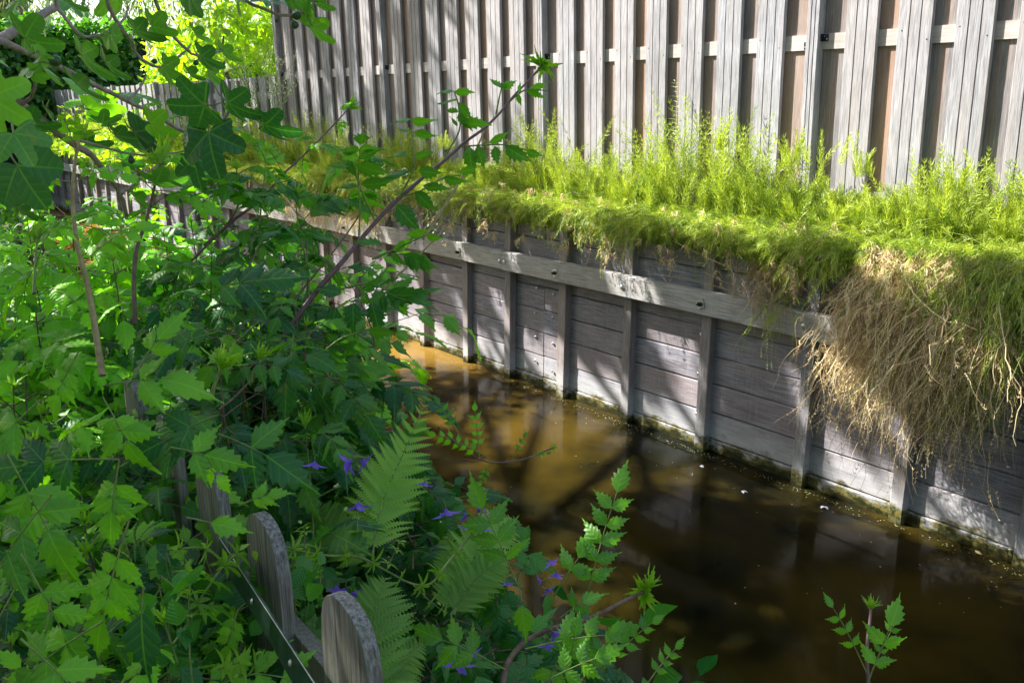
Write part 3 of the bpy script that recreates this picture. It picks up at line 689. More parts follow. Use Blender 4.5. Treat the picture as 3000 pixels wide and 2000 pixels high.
# ================================================================== BACKGROUND
def leafmass(mb, fn, n, key, s0, s1, t0=.2, t1=.8, up=.4):
    for k in range(n):
        p, o = fn(); put(mb, key if isinstance(key, str) else key[k % len(key)], p, nrm(rv(1) + np.array([0, 0, -up])), nrm(o + rv(.7)), rng.uniform(s0, s1), rng.uniform(t0, t1))
def blob(c, r, n, mb, key, s0, s1, t0=.2, t1=.8, shell=.55, up=.4):
    c = np.array(c, float); r = np.array(r, float)
    d = nrm(rng.normal(size=(n, 3))); ra = rng.uniform(shell, 1, n)
    for k in range(n):
        put(mb, key if isinstance(key, str) else key[k % len(key)], c + d[k] * r * ra[k], nrm(rv(1) + np.array([0, 0, -up])), nrm(d[k] + rv(.6)), rng.uniform(s0, s1), np.clip(rng.uniform(t0, t1), 0, 1))
root = thing('bright_shrub', 'tall yellow-green leafy shrub glowing in the sun behind the low fence', 'shrub', (-12, 5.2, 1)); b, a = MB(), MB()
for k in range(30):
    c = np.array([rng.uniform(-15.2, -9.4), rng.uniform(4.6, 6.2), 0.]); c[2] = rng.uniform(1.5, 2.9 + .5 * math.sin(c[0])) 
    blob(c, (.75, .6, .55), 420, b, ('lance', 'oval'), .07, .16, .1, 1); a.tube(smooth_path([[c[0] * .9 - 1.2, 5.2, .9], c - [0, 0, .5], c], 8), [.05, .045, .04, .035, .03, .025, .02, .015, .01][:len(smooth_path([[0, 0, 0], [0, 0, 1], [0, 0, 2]], 8))], 6)
for k in range(70):
    c = np.array([rng.uniform(-15.2, -9.0), rng.uniform(4.4, 6), 2.6]); L = rng.uniform(.5, 1.1)
    for j in range(26): put(b, 'lance', c + [rng.normal() * .05 + j * .01, rng.normal() * .05, L * j / 26], rv(1) + [0, 0, .3], rv(1), rng.uniform(.08, .15), rng.uniform(.3, 1))
part(b, 'crown', M_BUSH, root); part(a, 'stems', M_BARK, root)
root = thing('ivy_hedge', 'dark clipped hedge covered in ivy closing the far end of the ditch', 'hedge', (-18, 3, 0)); b, a = MB(), MB()
def hedge():
    y = rng.uniform(-2.0, 5.4); z = rng.uniform(.1, 3.05); x = -18.0 + .35 * math.sin(y * 1.7) + .3 * math.sin(z * 2.3 + y) + rng.uniform(-.35, .1)
    return np.array([x, y, z]), np.array([1, 0, .4])
leafmass(b, hedge, 15000, 'ivy', .07, .15, .0, .8)
for k in range(1500): y = rng.uniform(-2, 5.4); put(b, 'ivy', [-18 + rng.uniform(-1.2, .4), y, 3.0 + rng.uniform(0, .2)], rv(1), [0, 0, 1] + rv(.3), .12, rng.uniform(.4, 1))
a.box(-19.6, -18.35, -2.2, 5.6, 0, 2.95, .5); part(b, 'foliage', M_IVY, root); part(a, 'branch_core', plain('hedge core', (.018, .022, .010), .95, 0, .5, 9, 1), root, False)
root = thing('left_bank_hedge', 'shadowy bank of mixed shrubs leaning over the left side of the ditch', 'shrubbery', (-11, 1, .4)); b, a = MB(), MB()
for k in range(40):
    x = rng.uniform(-17, -6.2); e = bank_edge(x); c = np.array([x, e - rng.uniform(.2, 1.7), rng.uniform(.3, 1.1)])
    if x > -9: c[1] -= .45
    blob(c, (.55, .5, .4), 260, b, ('ivy', 'oval', 'lance'), .05, .12, 0, .9)
for k in range(900):
    x = rng.uniform(-16, -7); e = bank_edge(x); put(b, 'lance', [x, e + rng.normal() * .1 - .1, .3 + rng.uniform(0, .25)], rv(1) + [0, 1, 0], [0, 0, 1], .12, rng.uniform(.3, 1))
for k in range(14): x = -6.5 - k * .75; a.tube(smooth_path([[x, bank_edge(x) - .9, .2], [x + .1, bank_edge(x) - .8, .8], [x, bank_edge(x) - .5, 1.3]], 6), .02, 6)
part(b, 'foliage', M_IVY, root); part(a, 'stems', M_BARK, root)
root = thing('willow_tree', 'tall weeping tree with grey-green hanging foliage beyond the hedge', 'tree', (-26, 5, 0)); b, a = MB(), MB()
tr = smooth_path([[-26, 4.7, 0], [-26.1, 4.9, 2.6], [-25.8, 4.6, 5], [-26.2, 5, 8]], 20); a.tube(tr, np.linspace(.55, .3, len(tr)), 10)
for k in range(12):
    an = k * .55; e = np.array([-26 + 2.8 * math.cos(an), 4.8 + 3.2 * math.sin(an), 7.5 + math.sin(k) * .8]); a.tube(smooth_path([[-26, 4.8, 5], (np.array([-26, 4.8, 6.6]) + e) / 2 + [0, 0, .6], e], 10), .07, 6)
for k in range(330):
    an = rng.uniform(0, 6.283); r = 3.9 * math.sqrt(rng.uniform(.05, 1)); c = np.array([-26 + r * math.cos(an), 4.4 + 1.25 * r * math.sin(an), 8.2 - r * .45 + rng.uniform(-.8, .3)])
    L = rng.uniform(2.0, 5.2); sw = rv(.08)
    for j in range(int(L * 10)): put(b, 'narrow' if j % 3 else 'lance', c + [sw[0] * j * .2 + rng.normal() * .07, sw[1] * j * .2 + rng.normal() * .07, -j * .1], [rng.normal() * .5, rng.normal() * .5, -1], rv(1), rng.uniform(.14, .30), rng.uniform(0, 1))
part(a, 'trunk', M_BARK, root); part(b, 'crown', M_WILLOW, root)
def broad_tree(name, label, base, top, clusters, n, key, s0, s1, m, r=.16, t1=.9):
    root = thing(name, label, 'tree', base); b, a = MB(), MB(); top = np.array(top, float)
    path = smooth_path([base, (np.array(base) + top) / 2 + [.1, .1, 0], top], 14); a.tube(path, np.linspace(r, r * .45, len(path)), 8)
    for c, rr in clusters:
        c = np.array(c, float); i = rng.integers(len(path) // 2, len(path)); mid = (path[i] + c) / 2 + [0, 0, .2]
        a.tube(smooth_path([path[i], mid, c], 8), r * .18, 5); blob(c, rr, n, b, key, s0, s1, .1, t1, .3)
    part(a, 'trunk', M_BARK, root); part(b, 'crown', m, root); return root
cl = [((rng.uniform(-25, -20), rng.uniform(-6, 1.6), rng.uniform(2.5, 6.5)), (1.2, 1.3, .9)) for _ in range(22)]
broad_tree('dark_tree', 'dark broadleaf tree standing beyond the hedge at the far left', (-22.5, -2, 0), (-22.5, -2, 4.6), cl, 260, ('ivy', 'oval'), .14, .28, M_TREE, .25)
# trees on the near bank behind and left of the camera; their crowns shade the ditch and dapple the wall
def at_shadow(u, v, h): return (u + SUN[0] / SUN[2] * h, v + SUN[1] / SUN[2] * h, h)
SH = []
for _ in range(64): SH.append((rng.uniform(-4.2, 3.0), rng.uniform(-2.5, 3.3), rng.uniform(3.9, 5.6), rng.uniform(.40, .62)))
for u, v in [(-1.0, 2.2), (-2, 2.4), (0, 2.3), (-.2, 1.5), (-1.4, 1.5), (.9, 2.0), (-1.9, 3.05), (-1.2, 3.2), (-3.0, 3.2), (-.3, 3.0), (-1.2, .6), (0, .6)]: SH.append((u, v, 4.6, .5))
SH = [q_ for q_ in SH if q_[1] + q_[3] < (3.28 if q_[0] > -2.2 else 3.7)]
SH += [(-4.4 + .42 * i_ + rng.normal() * .1, rng.uniform(3.25, 3.7), rng.uniform(4.2, 5.2), rng.uniform(.13, .24)) for i_ in range(11)]
SH += [(-2 + .5 * i_, 2.75 + rng.normal() * .06, 4.6, .42) for i_ in range(8)]
SH = [q_ for q_ in SH if not (q_[0] < -1.2 and q_[1] < 1.6 and rng.uniform() < .75)]
SH += [(.4, 1.0, 4.6, .5), (-.1, .95, 4.8, .45), (1.0, 1.1, 4.7, .45)]
cl = [(at_shadow(u, v, h), (r, r, r * .6)) for u, v, h, r in SH]
broad_tree('shade_tree', 'broadleaf tree on the near bank whose crown shades the ditch', (-5.2, -2.6, .4), (-4.6, -1.6, 4.2), cl, 360, ('oval', 'ivy'), .07, .12, M_TREE, .17)
SH = [(rng.uniform(-11, -2.9), rng.uniform(3.9, 7.0), rng.uniform(6.5, 8.2), rng.uniform(.3, .5)) for _ in range(74)]
cl = [(at_shadow(u, v, h), (r, r, r * .6)) for u, v, h, r in SH]
broad_tree('dappling_tree', 'taller thin-crowned tree on the near bank further up the ditch', (-13.5, -1.5, .4), (-14, .6, 6.2), cl, 230, ('oval', 'lance'), .07, .13, M_TREE, .2)

# leaf mass added behind the camera to cut sky fill on the wall
cl = [((rng.uniform(-9, 7), rng.uniform(-6.5, -4.2), rng.uniform(.8, 6.2)), (1.1, .8, .9)) for _ in range(60)]
broad_tree('sky_block_thicket', 'unseen leafy thicket added behind the viewer to cut the sky light', (-.5, -5.5, .4), (-.5, -5.4, 5), cl, 110, ('ivy', 'oval'), .22, .38, M_TREE, .12)
# ================================================================== NEAR BANK
# old picket fence
def pick_z(z, px, py): r = ray(px, py); return CAM + r * ((z - 1.66) / r[2])
PT = [pick_z(1.20, 612, 1345), pick_z(1.20, 775, 1508), pick_z(1.20, 1020, 1778)]
pd = nrm((PT[2] - PT[0]) * [1, 1, 0]); pn = np.array([-pd[1], pd[0], 0])              # along the fence / through it
pf = thing('picket_fence', 'low weathered grey picket fence with rounded tops, half buried in the leaves', 'fence', (PT[1][0], PT[1][1], .4))
for c in [PT[2] + (PT[2] - PT[1])] + PT[::-1] + [PT[0] - (PT[1] - PT[0]) * 1.0, PT[0] - (PT[1] - PT[0]) * 2.0]:
    mb = MB(); hw, th = .054, .0075; zt = c[2] + rng.normal() * .004; pr = []
    rnd = [(-1, -.060), (-.95, -.036), (-.84, -.019), (-.66, -.007), (-.4, 0), (0, .003), (.4, -.001), (.66, -.009), (.85, -.023), (.95, -.040), (1, -.066)]
    prof = [(-1, -1.05)] + [(a, b - .0) for a, b in rnd] + [(1, -1.05)]
    n = len(prof)
    def ring(y, k): return [c + pd * hw * a * k + pn * y + np.array([0, 0, b * (1 if b > -.5 else 1) + (zt - c[2]) - (1 - k) * .05 * (b > -.5)]) for a, b in prof]
    v = np.array(ring(-th, 1) + ring(-th + .0001, 1) + ring(th, 1)); 
    f4 = [[n + i, n + (i + 1) % n, 2 * n + (i + 1) % n, 2 * n + i] for i in range(n)]
    mb.add(v[:n], [list(range(n))], .3); mb.add(v[2 * n:], [list(range(n))[::-1]], .3); mb.add(v, f4, .3)
    part(mb, 'picket', M_PICK, pf, False)
mb = MB()
rc = [PT[0] + pn * .0175 + [0, 0, -.20] - pd * .5, PT[2] + pn * .0175 + [0, 0, -.13] + pd * .4]
for a, b in ((rc[0], rc[1]),):
    u = nrm(b - a); v = np.array([p + pn * y + np.array([0, 0, z]) for p in (a, b) for y, z in ((-.009, -.03), (.009, -.03), (.009, .03), (-.009, .03))])
    mb.add(v, [[0, 1, 5, 4], [1, 2, 6, 5], [2, 3, 7, 6], [3, 0, 4, 7], [0, 3, 2, 1], [4, 5, 6, 7]], .8)
part(mb, 'rail', M_PICK, pf, False)
sa, sb = P(640, 1600, 1.14), P(940, 2080, .70)
ms = thing('metal_strip', 'dark green painted metal strip with a worn bright edge, slanting in front of the pickets', 'metal strip', (sa + sb) / 2)
mb = MB(); u = nrm(sb - sa); sd = nrm(np.cross(u, CB)); h = .012
pr = [(-h, 0), (h, 0), (h + .001, -.010), (h - .0015, -.010), (h - .002, -.002), (-h, -.002)]
xs = np.linspace(0, 1, 9); nn = np.cross(sd, u); nn = nn if nn @ CB > 0 else -nn
v = np.array([sa + (sb - sa) * t + sd * a + nn * (b + .001 * math.sin(t * 9)) for t in xs for a, b in pr + pr[:1]]); mb.add(v, grid_f(9, 7), .5)
part(mb, 'channel', M_STRIP, ms, False); mb = MB()
e0, e1 = (sa + sd * h, sb + sd * h); e0, e1 = (e0, e1) if (sd @ CR) > 0 else (sa - sd * h, sb - sd * h)
mb.tube([e0 + nn * .0004, (e0 + e1) / 2 + nn * .0004, e1 + nn * .0004], .0006, 6); part(mb, 'worn_edge', M_STEEL, ms)
for t in (.45, .8):
    mb = MB(); c = sa + (sb - sa) * t + nn * .0008; an = np.linspace(0, 6.283, 9)[:-1]
    mb.add(np.array([c + (u * math.cos(q_) + sd * math.sin(q_)) * .0035 for q_ in an] + [c + nn * .0018 + (u * math.cos(q_) + sd * math.sin(q_)) * .002 for q_ in an]), [[i, (i + 1) % 8, 8 + (i + 1) % 8, 8 + i] for i in range(8)]); mb.add(np.array([c + nn * .0018 + (u * math.cos(q_) + sd * math.sin(q_)) * .002 for q_ in an]), [list(range(8))])
    part(mb, 'screw', M_STEEL, ms)
# plank edging of the near bank
ne = thing('near_edging', 'old dark plank edging of the near bank, just above the water under the leaves', 'edging', (-2, 1.2, 0)); mb = MB()
for k in range(60):
    x0 = -6.8 + k * .142; xx = [x0, x0 + .138]
    mb.box(xx[0], xx[1], 1.16 + rng.normal() * .004, 1.2, -.3, .30 + rng.normal() * .012, rng.uniform(0, 1))
part(mb, 'planks', wood('edging plank wood', (.07, .055, .04), (.22, .18, .14), (.20, .12, .07), 'z', waterline=True), ne, False)

# ---- fig tree -------------------------------------------------------
fig = thing('fig_tree', 'fig tree reaching in at upper left with brown branches, big lobed leaves and green figs', 'tree', (-1.9, -1.0, .4))
branches = {
 'A': ([(-260, 240, 1.75), (0, 112, 1.85), (95, 62, 1.95), (192, 0, 2.1), (300, -90, 2.3)], .0125),
 'B': ([(-220, 60, 1.6), (0, 121, 1.65), (60, 145, 1.7), (165, 192, 1.78), (268, 245, 1.86), (370, 295, 1.95), (446, 330, 2.0), (527, 380, 2.05), (560, 392, 2.08)], .0068),
 'C': ([(-240, 150, 1.3), (0, 268, 1.5), (62, 304, 1.55), (179, 397, 1.62), (268, 455, 1.7), (312, 513, 1.78), (353, 567, 1.85), (372, 640, 1.9)], .0082),
 'D': ([(150, -60, 1.8), (165, 13, 1.85), (192, 54, 1.85), (237, 103, 1.88), (286, 105, 1.9), (330, 85, 1.95), (368, 50, 2.0), (375, 20, 2.0)], .0042),
 'E': ([(295, -60, 2.0), (312, 0, 2.05), (339, 58, 2.1), (380, 116, 2.15), (402, 161, 2.2), (446, 192, 2.2), (482, 194, 2.22), (531, 161, 2.25), (560, 130, 2.3)], .0052),
 'F': ([(440, -60, 2.1), (455, 0, 2.15), (482, 67, 2.2), (513, 112, 2.22), (562, 156, 2.25), (603, 170, 2.3), (638, 152, 2.35), (680, 150, 2.35)], .0050),
 'G': ([(640, -70, 1.9), (700, -10, 1.9), (772, 27, 1.95), (826, 45, 1.97), (870, 42, 2.0), (897, 18, 2.02), (905, -10, 2.0)], .0042),
 'H': ([(900, 40, 2.0), (912, 60, 2.02), (925, 78, 2.05)], .0018),
 'I': ([(62, 306, 1.55), (90, 285, 1.53), (107, 235, 1.5), (110, 180, 1.5), (112, 150, 1.5)], .0036),
 'J': ([(527, 380, 2.05), (585, 400, 2.0), (640, 370, 1.98), (672, 320, 1.95), (650, 305, 1.95)], .0046),
 'K': ([(372, 292, 1.95), (400, 270, 2.0), (420, 240, 2.05), (428, 210, 2.05)], .0034),
 'L': ([(179, 397, 1.62), (300, 430, 2.0), (420, 455, 2.2), (560, 440, 2.3), (640, 430, 2.3)], .0034),
 'M': ([(355, 570, 1.85), (470, 465, 2.1), (430, 395, 2.2), (372, 372, 2.2)], .0030),
}
BP = {}
for k, (pts, r) in branches.items():
    mb = MB(); path = smooth_path([P(*p) for p in pts], 30); path = path + rng.normal(size=path.shape) * r * .12; BP[k] = path
    rr = np.linspace(r, r * .5, len(path)) * (1 + .12 * (np.arange(len(path)) % 5 == 0)); mb.tube(path, rr, 8, .4); part(mb, 'branch', M_FIGBARK, fig)
mb = MB(); tr_ = smooth_path([(-1.9, -1.0, .3), (-1.95, -.9, 1.2), BP['C'][0] - [0, .1, -.05], BP['C'][0]], 14); mb.tube(tr_, np.linspace(.05, .012, len(tr_)), 8)
tr_ = smooth_path([(-1.95, -.95, .9), (-2.0, -.6, 1.7), BP['A'][0]], 12); mb.tube(tr_, np.linspace(.035, .0125, len(tr_)), 8)
tr_ = smooth_path([(-1.95, -.95, 1.0), (-1.6, -.5, 1.8), BP['B'][0]], 12); mb.tube(tr_, np.linspace(.02, .007, len(tr_)), 8)
part(mb, 'trunk', M_FIGBARK, fig)
fl, fs = MB(), MB()
def face(angle, tilt, roll=0):
    """leaf direction in the picture (degrees, 0 right, 90 up) and how far its face is turned from the viewer"""
    a = math.radians(angle); d = math.cos(a) * CR + math.sin(a) * CU; s = np.cross(d, CB)
    t = math.radians(tilt); n = CB * math.cos(t) + s * math.sin(t)
    d2 = nrm(d + CB * roll); return d2, n
def figleaf(px, py, dep, size, ang, tilt, t=.4, roll=0., key=None, stalk=True):
    p = P(px, py, dep); d, n = face(ang, tilt, roll); sc = size * 1.02 / FPX * dep / .62
    put(fl, key or 'fig%d' % rng.integers(4), p, d, n, sc, t)
    if stalk:
        e = p - d * sc * .28 - np.array([0, 0, 0]) + n * -.01 + rv(.006); fs.tube(smooth_path([p + d * sc * .02, (p + e) / 2 + n * .004, e], 8), [.0016] * len(smooth_path([p, p, p], 8)), 5)
U = 1
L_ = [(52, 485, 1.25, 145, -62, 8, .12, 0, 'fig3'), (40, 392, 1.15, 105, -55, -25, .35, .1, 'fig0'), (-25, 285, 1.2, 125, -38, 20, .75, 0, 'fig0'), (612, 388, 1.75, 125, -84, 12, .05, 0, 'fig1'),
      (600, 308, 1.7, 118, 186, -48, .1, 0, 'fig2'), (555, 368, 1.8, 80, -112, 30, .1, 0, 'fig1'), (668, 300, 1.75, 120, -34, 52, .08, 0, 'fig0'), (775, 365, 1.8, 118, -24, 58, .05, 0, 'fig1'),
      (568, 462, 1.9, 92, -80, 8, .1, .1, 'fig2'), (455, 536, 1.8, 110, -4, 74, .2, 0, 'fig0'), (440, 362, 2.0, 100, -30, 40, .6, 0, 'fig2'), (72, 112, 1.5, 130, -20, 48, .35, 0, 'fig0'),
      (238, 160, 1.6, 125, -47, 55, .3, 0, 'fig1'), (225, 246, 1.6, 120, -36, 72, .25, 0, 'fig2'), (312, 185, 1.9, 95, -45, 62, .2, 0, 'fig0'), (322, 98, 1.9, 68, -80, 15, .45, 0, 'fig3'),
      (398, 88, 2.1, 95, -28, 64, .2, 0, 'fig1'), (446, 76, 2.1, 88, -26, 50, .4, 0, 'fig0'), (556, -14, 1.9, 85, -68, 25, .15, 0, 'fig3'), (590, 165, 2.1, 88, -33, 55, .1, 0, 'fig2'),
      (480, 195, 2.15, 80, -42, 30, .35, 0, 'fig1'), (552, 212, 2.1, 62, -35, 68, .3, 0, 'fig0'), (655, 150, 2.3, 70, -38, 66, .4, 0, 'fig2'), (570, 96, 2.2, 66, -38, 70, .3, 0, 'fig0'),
      (238, 296, 2.3, 70, 178, 45, 1., 0, 'fig3'), (262, 322, 2.3, 92, -8, 30, 1., 0, 'fig1'), (310, 300, 2.4, 70, -30, 30, 1., 0, 'fig0'), (915, 76, 2.0, 92, -48, 60, .55, 0, 'fig0'), (892, 42, 2.0, 55, -45, 40, .5, 0, 'fig3'),  # full tone on the first three paints sun shining through them
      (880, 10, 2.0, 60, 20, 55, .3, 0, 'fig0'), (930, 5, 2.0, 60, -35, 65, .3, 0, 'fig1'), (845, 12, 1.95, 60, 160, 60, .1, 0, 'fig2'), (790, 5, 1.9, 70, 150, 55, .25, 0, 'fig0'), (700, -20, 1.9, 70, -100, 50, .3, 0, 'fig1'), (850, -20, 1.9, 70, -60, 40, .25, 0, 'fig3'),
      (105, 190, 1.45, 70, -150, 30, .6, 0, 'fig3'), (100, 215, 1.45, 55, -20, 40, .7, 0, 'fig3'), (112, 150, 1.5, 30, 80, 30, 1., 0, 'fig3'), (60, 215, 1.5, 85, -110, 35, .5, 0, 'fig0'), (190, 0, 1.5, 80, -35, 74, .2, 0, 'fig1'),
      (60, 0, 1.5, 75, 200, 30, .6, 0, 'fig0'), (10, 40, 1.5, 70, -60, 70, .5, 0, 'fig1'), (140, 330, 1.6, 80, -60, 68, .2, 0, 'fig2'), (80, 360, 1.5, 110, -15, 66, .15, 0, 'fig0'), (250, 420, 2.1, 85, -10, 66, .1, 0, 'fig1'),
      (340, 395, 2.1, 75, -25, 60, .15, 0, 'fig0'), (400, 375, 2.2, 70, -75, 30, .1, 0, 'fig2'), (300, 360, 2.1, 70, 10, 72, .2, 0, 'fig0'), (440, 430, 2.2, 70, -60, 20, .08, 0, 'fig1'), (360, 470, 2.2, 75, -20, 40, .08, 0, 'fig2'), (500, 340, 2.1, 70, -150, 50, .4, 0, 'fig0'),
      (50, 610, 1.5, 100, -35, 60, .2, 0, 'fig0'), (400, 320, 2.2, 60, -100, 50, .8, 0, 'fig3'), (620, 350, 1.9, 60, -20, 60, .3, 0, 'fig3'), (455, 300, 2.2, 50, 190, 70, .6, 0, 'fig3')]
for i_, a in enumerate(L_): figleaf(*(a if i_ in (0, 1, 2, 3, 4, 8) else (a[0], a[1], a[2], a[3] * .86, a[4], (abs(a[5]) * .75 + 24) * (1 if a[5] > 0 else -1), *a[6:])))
for k in range(12):                                                # more leaves set along the branches
    nm = 'ABCDEFIKLMBCE'[k % 13]; pth = BP[nm]; p = pth[rng.integers(3, len(pth))] + rv(.045)
    dl = (p - CAM); dep = -(dl @ CB); px = 1500 + (dl @ CR) / dep * FPX; py = 1000 - (dl @ CU) / dep * FPX
    if px > 640: continue
    figleaf(px, py, dep + .05, rng.uniform(55, 105), rng.choice([-40, -25, -60, -100, 150]) + rng.normal() * 18, rng.uniform(45, 82) * rng.choice([1, 1, -1]), np.clip(rng.normal() * .28 + (.65 if px < 400 and py < 350 else .25), 0, 1), rng.normal() * .1)  # higher tone at upper left paints sunlit leaves
for k in range(0):
    figleaf(rng.uniform(-60, 330), rng.uniform(60, 420), rng.uniform(1.5, 2.6), rng.uniform(60, 110), rng.choice([-40, -25, -70]) + rng.normal() * 20, rng.uniform(30, 75), np.clip(rng.normal() * .3 + .5, 0, 1), 0)
part(fl, 'foliage', M_FIG, fig); part(fs, 'leaf_stalks', M_GSTEM, fig)
def figfruit(px, py, dep, s, ang=-100):
    d, _ = face(ang, 0); X, Y, Z = frame(d, CB); mb = MB(); c = P(px, py, dep); r = s / FPX * dep
    prof = [(0, .03), (.12, .12), (.3, .32), (.55, .52), (.8, .56), (1.0, .42), (1.12, .2), (1.16, .02)]; an = np.linspace(0, 6.283, 15)[:-1]
    v = np.array([c + (Y * (t - .55) * 2 + X * math.cos(a) * w_ * 1.55 + Z * math.sin(a) * w_ * 1.55) * r for t, w_ in prof for a in an]); n = 14
    mb.add(v, [[i * n + j, i * n + (j + 1) % n, (i + 1) * n + (j + 1) % n, (i + 1) * n + j] for i in range(len(prof) - 1) for j in range(n)]); part(mb, 'fig', M_FIGFRUIT, fig)
for a in [(864, 46, 1.99, 15, 0), (862, 70, 1.98, 13, -70), (811, 58, 1.96, 7, -95), (155, 180, 1.75, 20, 10), (384, 466, 2.1, 12, -80), (346, 486, 2.1, 11, -60), (575, 182, 2.2, 9, -120), (450, 180, 2.18, 9, 0)]: figfruit(*a)

# ---- trumpet vine thicket ------------------------------------------
vine = thing('vine_thicket', 'dense trumpet-vine thicket with toothed pinnate leaves filling the near bank at the left', 'shrub', (-1.6, .6, .4))
q = 3000 / 2352
def vshoot(pts, r0=.0035, stem=None, par=None, label=None, **kw):
    a, b, c = MB(), MB(), MB(); path = [P(*p) for p in pts]; shoot(a, b, c, path, r0, **kw)
    s = part(a, 'shoot', stem or M_GSTEM, par or vine, label=label)
    if b.inst or b.v: part(b, 'foliage', M_VINE, s)
    if c.inst or c.v: part(c, 'tip_leaves', M_TUFT, s)
    return s
def leaves_at(lst, par):
    """hand-placed pinnate leaves: (px, py, depth, picture angle, length px, pairs, leaflet px, tone, tilt)"""
    a, b = MB(), MB()
    for px, py, dep, ang, Lp, npair, lp, t, tilt in lst:
        Lp *= 1.3; d, n = face(ang, 0); tt = math.radians(tilt); n = CB * math.cos(tt) + np.array([0, 0, 1.]) * math.sin(tt)
        compound(b, a, P(px, py, dep), d, n, Lp / FPX * dep, npair, lp / FPX * dep, t, droop=.25, wob=.2)
    s = part(a, 'leaf_stalks', M_GSTEM, par); part(b, 'foliage', M_VINE, s)
def in_poly(x, y, poly):
    c = False; j = len(poly) - 1
    for i in range(len(poly)):
        if (poly[i][1] > y) != (poly[j][1] > y) and x < (poly[j][0] - poly[i][0]) * (y - poly[i][1]) / (poly[j][1] - poly[i][1]) + poly[i][0]: c = not c
        j = i
    return c
# region of shoot tips (2352-scale pixels)
POLY = [(-60, 560), (100, 520), (200, 480), (330, 430), (450, 420), (560, 440), (680, 470), (800, 560), (850, 680), (760, 790), (800, 870), (770, 960), (700, 1010), (560, 1060), (470, 1130), (470, 1260), (520, 1380), (470, 1640), (-80, 1640)]
cnt = 0; grid = []
while cnt < 104:
    x, y = rng.uniform(-60, 860), rng.uniform(410, 1640)
    if not in_poly(x, y, POLY): continue
    if x > 400 and 980 < y < 1500: continue
    if any((x - a) ** 2 + (y - b) ** 2 < 55 ** 2 for a, b in grid): 
        if rng.uniform() < .97: continue
    grid.append((x, y)); cnt += 1
    dep = np.interp(y, [410, 540, 700, 1000, 1300, 1640], [2.7, 2.3, 1.85, 1.35, 1.02, .84]) * rng.uniform(.95, 1.18) * (1 + .12 * (x > 600))
    tip = P(x * q, y * q, dep); base = tip + np.array([rng.normal() * .07 + .04, rng.normal() * .06 - .05, -rng.uniform(.32, .45)])
    base[2] = max(base[2], .2)
    bright = np.clip((.80 if rng.uniform() < .72 - .5 * sm(300, 560, x) + .2 * (y < 700) else .06) + rng.normal() * .1, .0, .95)  # leaf age tone, with sun painted in at left and shade at right
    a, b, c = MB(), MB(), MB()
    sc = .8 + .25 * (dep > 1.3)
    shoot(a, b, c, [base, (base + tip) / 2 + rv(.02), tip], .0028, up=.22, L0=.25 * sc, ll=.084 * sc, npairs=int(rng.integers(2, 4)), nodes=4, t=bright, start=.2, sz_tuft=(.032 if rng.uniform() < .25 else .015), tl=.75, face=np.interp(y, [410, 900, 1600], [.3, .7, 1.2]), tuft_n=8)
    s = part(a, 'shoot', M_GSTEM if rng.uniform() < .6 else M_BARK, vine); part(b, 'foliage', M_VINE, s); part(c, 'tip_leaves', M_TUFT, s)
# deeper, darker layer so that the thicket has a body
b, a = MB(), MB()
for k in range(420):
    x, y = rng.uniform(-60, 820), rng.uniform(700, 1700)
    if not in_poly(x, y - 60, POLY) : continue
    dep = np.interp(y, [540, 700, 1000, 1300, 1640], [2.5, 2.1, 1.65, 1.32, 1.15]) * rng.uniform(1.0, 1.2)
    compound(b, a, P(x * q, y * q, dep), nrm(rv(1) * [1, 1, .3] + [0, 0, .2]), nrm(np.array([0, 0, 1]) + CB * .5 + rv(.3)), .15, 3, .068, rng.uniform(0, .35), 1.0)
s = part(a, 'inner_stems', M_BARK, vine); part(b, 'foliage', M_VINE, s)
# tall shoots rising clear of the thicket
vshoot([(300, 1100, 1.45), (262, 860, 1.5), (223, 700, 1.55), (214, 536, 1.6), (234, 395, 1.65)], .0062, M_YSTEM, L0=.13, ll=.05, nodes=4, start=.35, t=.75, sz_tuft=.05, tl=.7)
vshoot([(395, 950, 1.7), (395, 760, 1.75), (430, 640, 1.8), (455, 536, 1.85), (470, 470, 1.9)], .0048, M_BARK, L0=.13, ll=.055, nodes=4, start=.3, t=.75, sz_tuft=.065, tl=.95, tuft_n=16)
vshoot([(100, 860, 1.4), (104, 760, 1.45), (110, 690, 1.5)], .003, M_GSTEM, L0=.1, ll=.04, nodes=3, t=.7, sz_tuft=.045)
vshoot([(620, 1170, 1.35), (628, 1130, 1.35), (655, 1065, 1.35)], .0045, M_GSTEM, L0=.0, ll=.03, nodes=0, sz_tuft=.05, tl=.8, tuft_n=16)
vshoot([(735, 1120, 1.5), (742, 1090, 1.5), (765, 1045, 1.5)], .004, M_GSTEM, nodes=0, sz_tuft=.035, tl=.7)
vshoot([(545, 780, 2.0), (690, 620, 2.0), (692, 490, 2.0)], .003, M_BARK, L0=.13, ll=.065, nodes=3, start=.3, t=.35, sz_tuft=.03)
vshoot([(815, 900, 1.9), (760, 760, 1.95), (762, 640, 2.0), (775, 520, 2.0), (780, 440, 2.05)], .003, M_GSTEM, L0=.14, ll=.075, nodes=4, start=.25, t=.3, sz_tuft=.03)
vshoot([(890, 1020, 1.8), (905, 820, 1.9), (880, 690, 1.95), (868, 610, 2.0), (872, 565, 2.0)], .0026, M_GSTEM, L0=.15, ll=.08, nodes=4, start=.3, t=.25, sz_tuft=.03)
vshoot([(1050, 710, 1.9), (1055, 600, 1.92), (1045, 520, 1.95), (1030, 470, 1.95)], .0022, M_GSTEM, L0=.12, ll=.062, nodes=2, start=.45, t=.3, sz_tuft=.028)
S2 = [(600, 720, 2.0), (690, 640, 2.05), (760, 590, 2.1), (830, 510, 2.15), (890, 455, 2.2), (960, 385, 2.25), (1027, 312, 2.3)]
